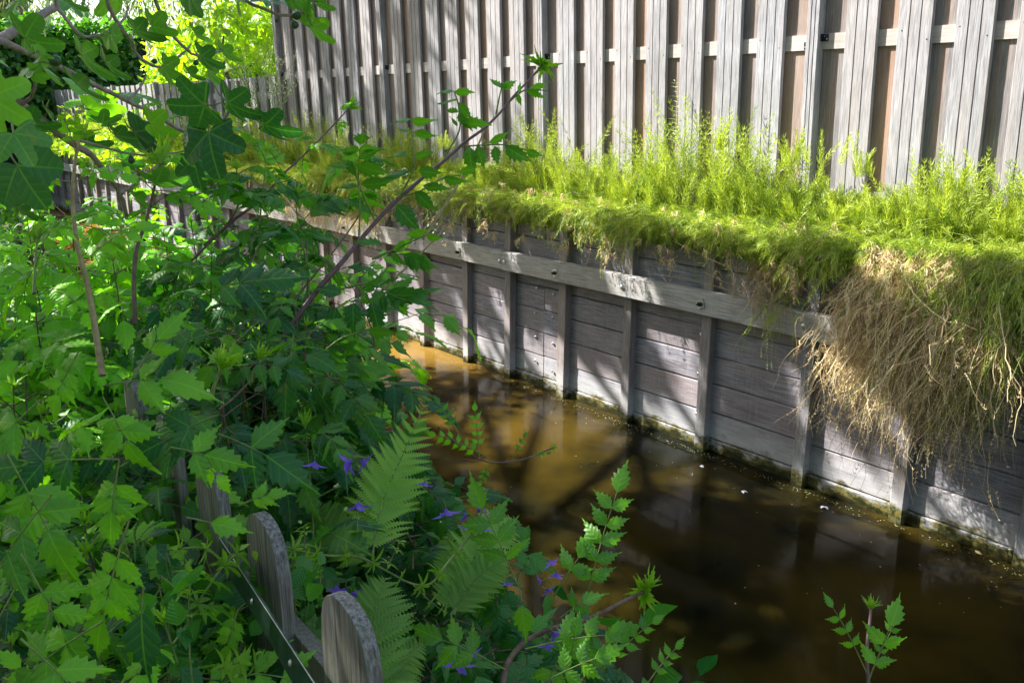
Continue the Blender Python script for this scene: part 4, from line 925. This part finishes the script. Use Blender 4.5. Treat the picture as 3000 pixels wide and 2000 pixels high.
vshoot(S2, .0042, M_PSTEM, L0=.10, ll=.042, nodes=4, start=.5, t=.45, sz_tuft=.045, tl=.5)
# the long arching branch that crosses the far wall
lb = [(800, 1120, 1.7), (900, 1030, 1.75), (985, 900, 1.8), (1058, 700, 1.85), (1110, 640, 1.88), (1165, 585, 1.9), (1240, 520, 1.93), (1303, 469, 1.95), (1365, 415, 1.98), (1420, 375, 2.0), (1470, 325, 2.03), (1509, 277, 2.05), (1550, 235, 2.08), (1589, 190, 2.1)]
lb = [(790, 1075, 1.75), (850, 960, 1.76), (930, 850, 1.78), (1000, 770, 1.8)] + lb[3:]
a, b, c = MB(), MB(), MB(); path = smooth_path([P(*p) for p in lb], 60); a.tube(path, np.linspace(.0060, .0020, len(path)), 8)
long_ = part(a, 'long_branch', M_PSTEM, vine); tuft(c, path[-1], path[-1] - path[-4], .055, 16, .45); part(c, 'tip_leaves', M_TUFT, long_)
def twig(pts, kw_leaf, r=.0022, par=None, st=None):
    a, b = MB(), MB(); pth = smooth_path([P(*p) for p in pts], 14); a.tube(pth, np.linspace(r, r * .6, len(pth)), 6)
    for px, py, dep, ang, lp, t, tilt in kw_leaf:                       # single leaflets on the rachis
        d, n = face(ang, tilt); put(b, 'v%d' % rng.integers(5), P(px, py, dep), d, n, lp / FPX * dep, t)
    s = part(a, 'twig', st or M_GSTEM, par or vine)
    if b.inst: part(b, 'foliage', M_VINE, s)
twig([(1303, 455, 1.95), (1345, 385, 1.95), (1343, 310, 1.95), (1330, 268, 1.95)], [(1332, 268, 1.95, 170, 55, .45, 50), (1332, 270, 1.95, -5, 60, .4, 45), (1340, 292, 1.95, 185, 62, .5, 60), (1342, 300, 1.95, -60, 70, .3, 40), (1344, 330, 1.95, 160, 45, .5, 30), (1344, 330, 1.95, -70, 60, .3, 40), (1350, 358, 1.95, -10, 92, .4, 50), (1340, 372, 1.95, 110, 40, .3, 50)])
twig([(1453, 335, 2.02), (1462, 290, 2.0), (1472, 245, 2.0)], [(1472, 262, 2.0, 130, 52, .55, 40), (1472, 258, 2.0, 20, 50, .5, 45), (1474, 262, 2.0, 60, 35, .5, 30)])
twig([(1490, 300, 2.05), (1530, 268, 2.05), (1560, 262, 2.05), (1610, 268, 2.05)], [(1515, 275, 2.05, -80, 40, .5, 40), (1520, 272, 2.05, 75, 32, .5, 40), (1545, 265, 2.05, -30, 60, .55, 55), (1550, 262, 2.05, 5, 65, .55, 60)])
twig([(1165, 585, 1.9), (1210, 500, 1.88), (1212, 440, 1.88), (1205, 385, 1.9)], [(1205, 350, 1.9, 175, 62, .4, 50), (1205, 352, 1.9, -15, 70, .4, 45), (1208, 385, 1.9, 165, 45, .45, 50), (1210, 388, 1.9, -20, 75, .35, 50), (1195, 455, 1.88, 165, 60, .3, 40), (1215, 460, 1.88, 10, 60, .3, 50), (1200, 500, 1.88, -170, 95, .2, 50), (1225, 500, 1.88, -10, 80, .2, 40)])
twig([(1100, 650, 1.88), (1060, 560, 1.85), (1040, 490, 1.85)], [(1040, 490, 1.85, 165, 85, .4, 45), (1042, 480, 1.85, -25, 105, .4, 50), (1020, 470, 1.85, -75, 60, .3, 25), (1055, 540, 1.85, -5, 110, .35, 55), (1050, 545, 1.85, 170, 70, .3, 50)])
twig([(1350, 430, 1.97), (1420, 425, 1.95), (1480, 425, 1.95), (1540, 440, 1.95)], [(1400, 425, 1.95, -80, 75, .25, 15), (1375, 430, 1.95, -88, 90, .25, 15), (1450, 428, 1.95, -85, 60, .25, 20), (1480, 428, 1.95, -35, 95, .2, 30), (1540, 442, 1.95, -22, 60, .3, 50), (1430, 420, 1.95, 15, 80, .4, 65)])
twig([(1165, 580, 1.9), (1230, 560, 1.88), (1300, 520, 1.88), (1350, 515, 1.88)], [(1240, 545, 1.88, -12, 80, .25, 50), (1300, 520, 1.88, -25, 75, .3, 45), (1160, 600, 1.88, -50, 115, .1, 15), (1215, 560, 1.88, -50, 90, .15, 30), (1345, 505, 1.88, 10, 65, .4, 60)])
twig([(960, 860, 1.78), (1080, 830, 1.75), (1160, 870, 1.75), (1200, 880, 1.75)], [(1035, 885, 1.75, -92, 110, .06, 12), (1090, 885, 1.75, -78, 108, .08, 14), (1130, 860, 1.75, -12, 150, .1, 40), (1000, 860, 1.75, 165, 90, .1, 35), (1060, 850, 1.75, 20, 90, .2, 55), (985, 900, 1.75, -105, 110, .05, 10), (1120, 865, 1.75, -88, 60, .1, 20)])
twig([(1090, 760, 1.8), (1180, 720, 1.78), (1245, 690, 1.78)], [(1150, 740, 1.78, -60, 60, .3, 40), (1180, 745, 1.78, -28, 115, .18, 30), (1200, 745, 1.78, -85, 60, .35, 20), (1235, 745, 1.78, -75, 70, .35, 20), (1150, 735, 1.78, 20, 85, .45, 60), (1190, 690, 1.78, 8, 80, .5, 62), (1120, 720, 1.78, 160, 90, .3, 55), (1245, 690, 1.78, -15, 60, .45, 50)])
twig([(900, 1080, 1.7), (985, 1000, 1.7), (1060, 970, 1.7), (1110, 960, 1.7)], [(990, 1005, 1.7, -20, 100, .25, 35), (960, 1020, 1.7, -55, 105, .2, 20), (935, 1035, 1.7, -82, 95, .3, 15), (1045, 975, 1.7, 55, 60, .3, 30), (1075, 968, 1.7, -15, 95, .35, 40), (900, 1035, 1.7, -110, 90, .2, 20), (1000, 985, 1.7, -50, 60, .15, 35)])
twig([(1240, 700, 1.9), (1330, 560, 1.95), (1385, 460, 2.0), (1420, 380, 2.05)], [], .0034, st=M_YSTEM)
twig([(1110, 860, 1.9), (1240, 735, 1.95), (1330, 640, 2.0)], [], .003, st=M_YSTEM)
twig([(860, 880, 1.85), (990, 720, 1.9), (1060, 620, 1.95)], [], .0025, st=M_BARK)
for a_ in [[(900, 880, 1.8), (902, 800, 1.8), (896, 700, 1.85)], [(700, 850, 1.8), (730, 780, 1.8), (770, 700, 1.85)], [(1000, 1110, 1.6), (960, 1100, 1.6), (930, 1010, 1.65)], [(640, 1200, 1.4), (700, 1150, 1.45), (800, 1040, 1.6)]]: twig(a_, [], .0022, st=M_BARK)
# hand-placed leaves that read in the photograph
leaves_at([(380, 1520, .86, -108, 230, 3, 150, .72, 20), (545, 1515, .95, -8, 60, 0, 110, .6, 15), (350, 1345, .95, -100, 120, 2, 120, .55, 20), (500, 1310, 1.0, -8, 80, 1, 130, .45, 15), (350, 1345, .98, 178, 230, 2, 150, .06, 25), (640, 1270, 1.15, -20, 120, 1, 175, .04, 20),
           (640, 1215, 1.15, -160, 140, 2, 160, .05, 25), (300, 1130, 1.15, 12, 130, 1, 160, .62, 35), (300, 1160, 1.12, -60, 120, 2, 120, .62, 20), (120, 1170, 1.1, -140, 120, 1, 160, .6, 30), (400, 1090, 1.2, 60, 90, 1, 110, .7, 25),
           (230, 1030, 1.2, -120, 110, 2, 95, .7, 20), (640, 970, 1.4, -165, 150, 2, 130, .06, 40), (560, 870, 1.5, 20, 150, 2, 150, .12, 55), (760, 940, 1.45, -140, 150, 2, 100, .42, 30), (860, 980, 1.5, -100, 110, 2, 120, .1, 25),
           (150, 1450, .9, -130, 220, 2, 170, .1, 30), (60, 1620, .85, -60, 200, 2, 150, .55, 30), (300, 1820, .8, -150, 200, 2, 160, .6, 30), (420, 1720, .82, -95, 60, 0, 210, .04, 10), (60, 1870, .75, -40, 160, 1, 170, .5, 35), (570, 1330, 1.05, -40, 70, 1, 70, .95, 25),
           (700, 1480, 1.05, 25, 70, 2, 70, .72, 25), (150, 1750, .82, -100, 160, 2, 130, .15, 25), (20, 1330, .95, -60, 200, 2, 170, .5, 40), (700, 1780, .95, -110, 90, 3, 62, .6, 20)], vine)
for px, py, dep, t in [(700, 800, 1.8, .1), (620, 740, 1.9, .15), (820, 780, 1.85, .1), (760, 880, 1.7, .08), (680, 930, 1.6, .1), (860, 860, 1.75, .3), (560, 650, 2.1, .3), (900, 950, 1.65, .2), (480, 690, 2.0, .7), (350, 640, 2.1, .8), (200, 600, 2.1, .8), (80, 640, 2.0, .8), (960, 760, 1.85, .2), (330, 760, 1.8, .8), (100, 800, 1.7, .8), (560, 820, 1.75, .1), (640, 1040, 1.45, .06), (760, 1000, 1.6, .1)]:  # tones repeat the painted sun at left, shade at centre
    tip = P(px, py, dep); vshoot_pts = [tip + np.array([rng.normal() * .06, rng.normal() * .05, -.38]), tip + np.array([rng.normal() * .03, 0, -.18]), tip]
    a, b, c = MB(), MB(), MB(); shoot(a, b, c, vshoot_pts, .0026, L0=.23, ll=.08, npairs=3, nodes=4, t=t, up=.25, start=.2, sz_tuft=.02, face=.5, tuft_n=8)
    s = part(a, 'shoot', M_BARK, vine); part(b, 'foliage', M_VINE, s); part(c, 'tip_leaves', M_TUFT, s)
# near twig, bottom centre-right, with its bright terminal bud
vr = thing('vine_twig', 'brown arching vine twig over the water with a bright spiky bud at its tip', 'shrub', P(1480, 1990, 1.25))
a, c = MB(), MB(); path = smooth_path([P(1470, 2060, 1.22), P(1482, 1955, 1.25), P(1530, 1886, 1.28), P(1606, 1844, 1.3), P(1721, 1813, 1.33), P(1836, 1756, 1.36), P(1885, 1732, 1.38)], 30)
a.tube(path, np.linspace(.0046, .0026, len(path)), 8); part(a, 'twig', M_BARK, vr); tuft(c, path[-1], path[-1] - path[-3], .036, 20, .85); tuft(c, P(1905, 1712, 1.37), nrm(CU + CR * .3), .034, 14, .9); part(c, 'tip_leaves', M_TUFT, vr)
leaves = [(1705, 1800, 1.3, 76, 290, 5, 92, .45, 8), (1665, 1860, 1.28, -115, 180, 2, 85, .5, 10), (1620, 1750, 1.3, 60, 110, 1, 95, .42, 8), (1525, 1735, 1.25, 112, 210, 3, 105, .42, 12), (1525, 1735, 1.25, -85, 30, 0, 105, .5, 8), (1540, 1900, 1.2, 15, 190, 2, 110, .45, 20), (1480, 1960, 1.15, 150, 160, 2, 110, .45, 20),
          (1640, 1810, 1.27, 40, 60, 1, 80, .4, 10), (1760, 1965, 1.2, 48, 160, 4, 48, .4, 5), (1700, 2000, 1.2, 60, 110, 2, 70, .4, 8), (1890, 2010, 1.25, 55, 110, 3, 42, .45, 5), (1570, 2010, 1.1, 30, 150, 2, 100, .5, 25), (1660, 1990, 1.15, 80, 100, 2, 70, .4, 10)]
leaves_at(leaves, vr)
vs = thing('vine_sprout', 'slim purple-stemmed vine sprout standing up from the bottom edge at the right', 'shrub', P(2545, 2050, 1.4))
a, b, c = MB(), MB(), MB(); path = smooth_path([P(2550, 2060, 1.4), P(2541, 1960, 1.42), P(2541, 1880, 1.44), P(2548, 1820, 1.46), P(2552, 1776, 1.47)], 22); a.tube(path, np.linspace(.0032, .0022, len(path)), 7)
part(a, 'stem', M_PSTEM, vs); tuft(c, path[-1], CU + CR * .1, .026, 14, .8); part(c, 'tip_leaves', M_TUFT, vs)
leaves_at([(2538, 1968, 1.4, 114, 165, 3, 46, .5, 5), (2552, 1970, 1.42, 66, 130, 3, 44, .5, 5), (2520, 2060, 1.35, 70, 190, 2, 95, .55, 10)], vs)
# spray reaching over the water in the middle
vt = thing('vine_spray', 'thin pinkish vine spray with small fern-like leaflets held out over the dark water', 'shrub', P(1300, 1360, 1.7))
a, c = MB(), MB(); a.tube(smooth_path([P(1285, 1250, 1.7), P(1340, 1300, 1.72), P(1420, 1350, 1.75), P(1520, 1348, 1.78), P(1618, 1312, 1.8)], 20), .0016, 5); a.tube(smooth_path([P(1355, 1345, 1.7), P(1410, 1350, 1.72)], 5), .0012, 5)
part(a, 'stem', M_PSTEM, vt); tuft(c, P(1618, 1312, 1.8), CR + CU * .3, .018, 8, .5); part(c, 'tip_leaves', M_TUFT, vt)
leaves_at([(1430, 1340, 1.72, 150, 130, 5, 34, .8, 10), (1405, 1345, 1.72, 95, 110, 4, 30, .85, 5), (1500, 1348, 1.75, 65, 60, 2, 22, .5, 5), (1350, 1280, 1.7, 120, 90, 3, 32, .4, 10), (1440, 1350, 1.72, -120, 50, 2, 26, .45, 10), (1550, 1340, 1.78, 20, 40, 2, 18, .5, 5)], vt)

# ---- ferns ------------------------------------------------------------
def frond(mb, sm_, pts, wmax, t=.5, facing=0., npn=21, curl=.12):
    path = smooth_path(pts, 40); sm_.tube(path, np.linspace(.0022, .0006, len(path)), 5); ln = len(path) - 1
    for k in range(npn):
        f = .10 + .89 * (k + .5) / npn; i = min(int(f * ln), ln - 1); p = path[i] + (path[i + 1] - path[i]) * (f * ln - i); d = nrm(path[min(i + 2, ln)] - path[max(i - 1, 0)])
        wd = wmax * (np.interp(f, [0, .15, .35, .6, .85, 1], [.45, .8, 1, .85, .42, .06])); n = nrm(CB * math.cos(facing) + np.array([0, 0, 1]) * math.sin(facing)); X, Y, Z = frame(d, n)
        for s in (-1, 1): put(mb, 'pinna', p + d * rng.normal() * .001, X * s * .88 + Y * (.42 + .25 * f) + rv(.05) - Z * curl * .3, Z + X * s * curl + rv(.1), wd * rng.uniform(.92, 1.05), np.clip(t + rng.normal() * .08, 0, 1))
def fern(name, label, base, fronds):
    root = thing(name, label, 'fern', base)
    for pts, wd, t, fc in fronds:
        a, b = MB(), MB(); frond(b, a, [P(*p) for p in pts], wd, min(1, t + .2), fc); s = part(a, 'frond_stem', M_GSTEM, root); part(b, 'frond', M_FERN, s)
fern('fern', 'large upright fern with its tall pale green fronds catching the light beside the water', P(1090, 1640, 1.5), [([(1090, 1640, 1.35), (1105, 1530, 1.4), (1135, 1430, 1.43), (1185, 1320, 1.46), (1245, 1180, 1.48)], .078, 1.0, .1), ([(1060, 1640, 1.5), (1020, 1500, 1.6), (1040, 1350, 1.7), (1085, 1190, 1.75)], .055, .5, .5), ([(1080, 1650, 1.5), (980, 1560, 1.5), (930, 1480, 1.52)], .06, .35, .5)])
fern('fern', 'darker lower fern with broad layered fronds just right of the nearest picket', P(1075, 2050, 1.1), [([(1075, 2080, 1.08), (1078, 1920, 1.12), (1095, 1800, 1.15), (1130, 1690, 1.18)], .072, .2, .3), ([(1090, 2080, 1.1), (1150, 1960, 1.15), (1240, 1880, 1.2)], .05, .35, .3)])
fern('fern', 'yellow-tipped fern arching behind the purple flowers above the water', P(1340, 1800, 1.5), [([(1330, 1800, 1.45), (1380, 1650, 1.5), (1450, 1550, 1.55), (1500, 1520, 1.6)], .07, .7, .4), ([(1320, 1800, 1.45), (1400, 1690, 1.48), (1480, 1640, 1.5)], .055, .35, .5), ([(1300, 1800, 1.45), (1330, 1660, 1.5), (1310, 1560, 1.55)], .05, .45, .4)])

# ---- clematis with purple flowers -------------------------------------
cm = thing('clematis', 'bushy clematis with dark leaves and nodding violet-blue flowers at the water edge', 'shrub', (-1.7, 1.0, .4))
a, b = MB(), MB(); CPOLY = [(700, 1000), (850, 980), (960, 1060), (1040, 1160), (1140, 1230), (1180, 1350), (1260, 1480), (1330, 1600), (640, 1600), (600, 1300), (640, 1120)]
k = 0
while k < 330:
    x, y = rng.uniform(560, 1340), rng.uniform(970, 1620)
    if not in_poly(x, y, CPOLY): continue
    k += 1; dep = np.interp(y, [980, 1200, 1600], [1.85, 1.65, 1.35]) * rng.uniform(.98, 1.16) 
    p = P(x * q, y * q, dep); d = nrm(rv(1) * [1, 1, .5] + [0, 0, .1] + CR * .2); n = nrm(np.array([0, 0, .8]) + CB * .9 + rv(.3))
    compound(b, a, p, d, n, rng.uniform(.06, .11), rng.integers(1, 3), rng.uniform(.04, .065), rng.uniform(0, .75), 1.2, keys=('c0', 'c1', 'c2', 'v0'))
for k in range(26):
    x, y = rng.uniform(600, 950), rng.uniform(1150, 1500); p = P(x * q, y * q, 1.7); a.tube(smooth_path([p + [0, 0, -.4], p + rv(.05), p + rv(.05) + [0, 0, .1]], 10), .0014, 5)
part(a, 'stems', M_BARK, cm); part(b, 'foliage', M_CLEM, cm)
fl_ = [(922, 1350, 1.35, -100, 30), (1030, 1348, 1.38, -150, 38), (1058, 1348, 1.38, -35, 34), (1050, 1470, 1.4, -90, 34), (1305, 1490, 1.45, -80, 36), (1368, 1515, 1.42, 170, 28), (1392, 1525, 1.42, -100, 44), (1400, 1500, 1.42, 50, 30), (1012, 1722, 1.2, -120, 46), (1030, 1735, 1.2, -40, 34), (1608, 1640, 1.3, -60, 24), (1630, 1675, 1.3, -90, 24),
       (1588, 1700, 1.3, 190, 22), (1602, 1722, 1.3, -60, 22), (1618, 1850, 1.28, -40, 30), (1600, 1880, 1.28, -100, 26), (1486, 1702, 1.3, -90, 18), (1342, 1925, 1.2, -100, 44), (1375, 1905, 1.2, -60, 32), (1245, 1410, 1.42, -100, 22)]
for px, py, dep, ang, s in fl_:
    mb, m2 = MB(), MB(); d, _ = face(ang, 0); c = P(px, py, dep); sc = s * .8 / FPX * dep; X, Y, Z = frame(d, CB)
    for j in range(4):
        an = j * 1.571 + .5; o = X * math.cos(an) + Z * math.sin(an); put(mb, 'petal', c + o * sc * .06, Y * .8 + o * .55, -Y * .4 + o * -1.0 if False else nrm(-o + Y * .6), sc * rng.uniform(1.25, 1.6), rng.uniform(.1, .9))
    f = part(mb, 'flower', M_PURPLE, cm); m2.tube(smooth_path([c, c - Y * sc * .5 + rv(.002), c - Y * sc * 1.6 + [0, 0, -.01]], 6), .0009, 5); part(m2, 'flower_stalk', M_GSTEM, f)

# ---- cleavers ---------------------------------------------------------
def whorl_leaves(b, p, d, s, t, n=7):
    X, Y, Z = frame(d, [.3, .2, .4])
    for j in range(n): an = j * 6.283 / n + rng.uniform(-.2, .2); put(b, 'lance', p, X * math.cos(an) + Z * math.sin(an) + Y * .35, Y, s * rng.uniform(.7, 1.1), t)
cv = thing('cleavers', 'straggling pale green cleavers with square stems and star-like leaf whorls sprawling behind the pickets', 'weed', P(1000, 1800, 1.2)); a, b = MB(), MB()
for pts, r, sz in [([(835, 1602, 1.12), (890, 1615, 1.14), (965, 1627, 1.16), (1050, 1630, 1.18), (1130, 1670, 1.2), (1205, 1708, 1.2), (1262, 1708, 1.22), (1310, 1650, 1.24), (1360, 1590, 1.26), (1400, 1530, 1.28), (1425, 1432, 1.3)], .0019, .022), ([(1050, 1630, 1.18), (1048, 1560, 1.2), (1045, 1500, 1.2)], .0009, .016), ([(890, 1615, 1.14), (893, 1560, 1.14), (886, 1540, 1.14)], .0009, .016), ([(890, 1615, 1.14), (905, 1680, 1.12), (900, 1740, 1.1)], .001, .024),
                  ([(1130, 1670, 1.2), (1160, 1610, 1.2), (1175, 1585, 1.2)], .0009, .016), ([(1205, 1708, 1.2), (1260, 1760, 1.2), (1300, 1790, 1.2)], .0009, .018), ([(560, 1790, .98), (610, 1720, .98), (655, 1655, 1.0), (700, 1620, 1.02)], .0015, .028), ([(490, 1610, 1.0), (600, 1605, 1.0), (655, 1650, 1.0)], .0014, .02), ([(550, 1830, .95), (555, 1740, .96), (560, 1660, .98)], .0012, .026), ([(640, 1960, .9), (700, 1940, .92), (760, 1950, .94)], .0011, .022)]:
    path = smooth_path([P(*p) for p in pts], 4 * len(pts)); a.tube(path, r, 4)
    for i in range(2, len(path), 4): whorl_leaves(b, path[i], path[i] - path[i - 1], sz * (1.1 if i < len(path) * .7 else .8), .6, 6)
    for i in range(3): put(b, 'oval', path[-1] + rv(.006), rv(1), [0, 0, 1], sz * .5, .9)
part(a, 'stems', M_GSTEM, cv); part(b, 'foliage', M_FERN, cv)
# rounded low weeds among the pickets
lw_ = thing('groundcover_weed', 'low weed with small rounded notched leaves crowding the foot of the pickets', 'weed', P(640, 1900, 1.0)); a, b = MB(), MB()
for k in range(230):
    px, py = rng.uniform(440, 960), rng.uniform(1650, 2080); dep = rng.uniform(1.02, 1.3) if px > 560 else rng.uniform(.86, 1.15); p = P(px, py, dep); put(b, 'oval', p, rv(1) + CU * .3, CB + rv(.5), rng.uniform(.02, .042), rng.uniform(.1, .8))
    if k % 4 == 0: a.tube(smooth_path([p, p + rv(.02), p - [0, 0, .15]], 6), .001, 4)
part(a, 'stems', M_GSTEM, lw_); part(b, 'foliage', M_CLEM, lw_)
# filler greenery on the near bank, below everything
nb = thing('bank_undergrowth', 'dark low undergrowth covering the near bank below the thicket', 'undergrowth', (-1.5, .3, .4)); b = MB()
for k in range(3600):
    x, y = rng.uniform(-6.5, -.4), rng.uniform(-.4, 1.22); put(b, ('oval', 'lance', 'c0')[k % 3], [x, y, .4 + rng.uniform(0, .32) * (1.2 - .5 * (y > .9))], rv(1), [0, 0, 1] + rv(.5), rng.uniform(.05, .10), rng.uniform(0, .7))
part(b, 'foliage', M_CLEM, nb)
tag(nb, kind='stuff')
# ---- afloat -----------------------------------------------------------
for px, py, s, lab, m in [(2174, 1437, .012, 'white petal afloat in the dark water below the third quay post from the right', M_WHITE), (2414, 1482, .012, 'white petal afloat close to the mossy quay foot at the right', M_WHITE), (2859, 1618, .012, 'rusty fallen leaf afloat near the right-hand quay foot', M_DEAD), (2062, 1365, .009, 'pale scrap afloat beside the foot of a quay post, centre', M_WHITE)]:
    r = ray(px, py); p = CAM + r * ((.004 - 1.66) / r[2]); mb = MB(); put(mb, 'oval', p, rv(1) * [1, 1, 0], [0, 0, 1] + rv(.3), s * 2.2, .5); put(mb, 'oval', p, rv(1) * [1, 1, 0], [.3, 0, 1] + rv(.3), s * 1.8, .6)
    tag(mb.build('floating_petal' if m is M_WHITE else 'floating_leaf', m, loc=p), lab, 'petal' if m is M_WHITE else 'leaf')
mb = MB()
for k in range(1100):
    x = -8 + 8.5 * rng.uniform() ; y = 3.24 - abs(rng.normal()) * (.025 if k < 900 else .55)
    if y < 1.3: continue
    s = rng.uniform(.0012, .0035); an = rng.uniform(0, 6, 1)[0] + np.linspace(0, 6.283, 6)[:-1]
    mb.add(np.array([[x + math.cos(t) * s, y + math.sin(t) * s * .8, .003] for t in an]), [list(range(5))], rng.uniform())
tag(mb.build('floating_specks', M_FLOAT), 'pale specks and scum drifting on the water, thickest along the quay foot', 'floating debris', kind='stuff')

GR = {'fern': 'ferns at the water edge', 'floating_petal': 'pale scraps afloat', 'hanging_sprig': 'sprigs trailing over the quay', 'hanging_shoot': 'single shoots hanging before the planks', 'grass_stalk': 'seeding grass stalks'}
for o in list(COL.objects):
    if o.parent is None and 'label' in o and o.name.split('.')[0] in GR: o['group'] = GR[o.name.split('.')[0]]
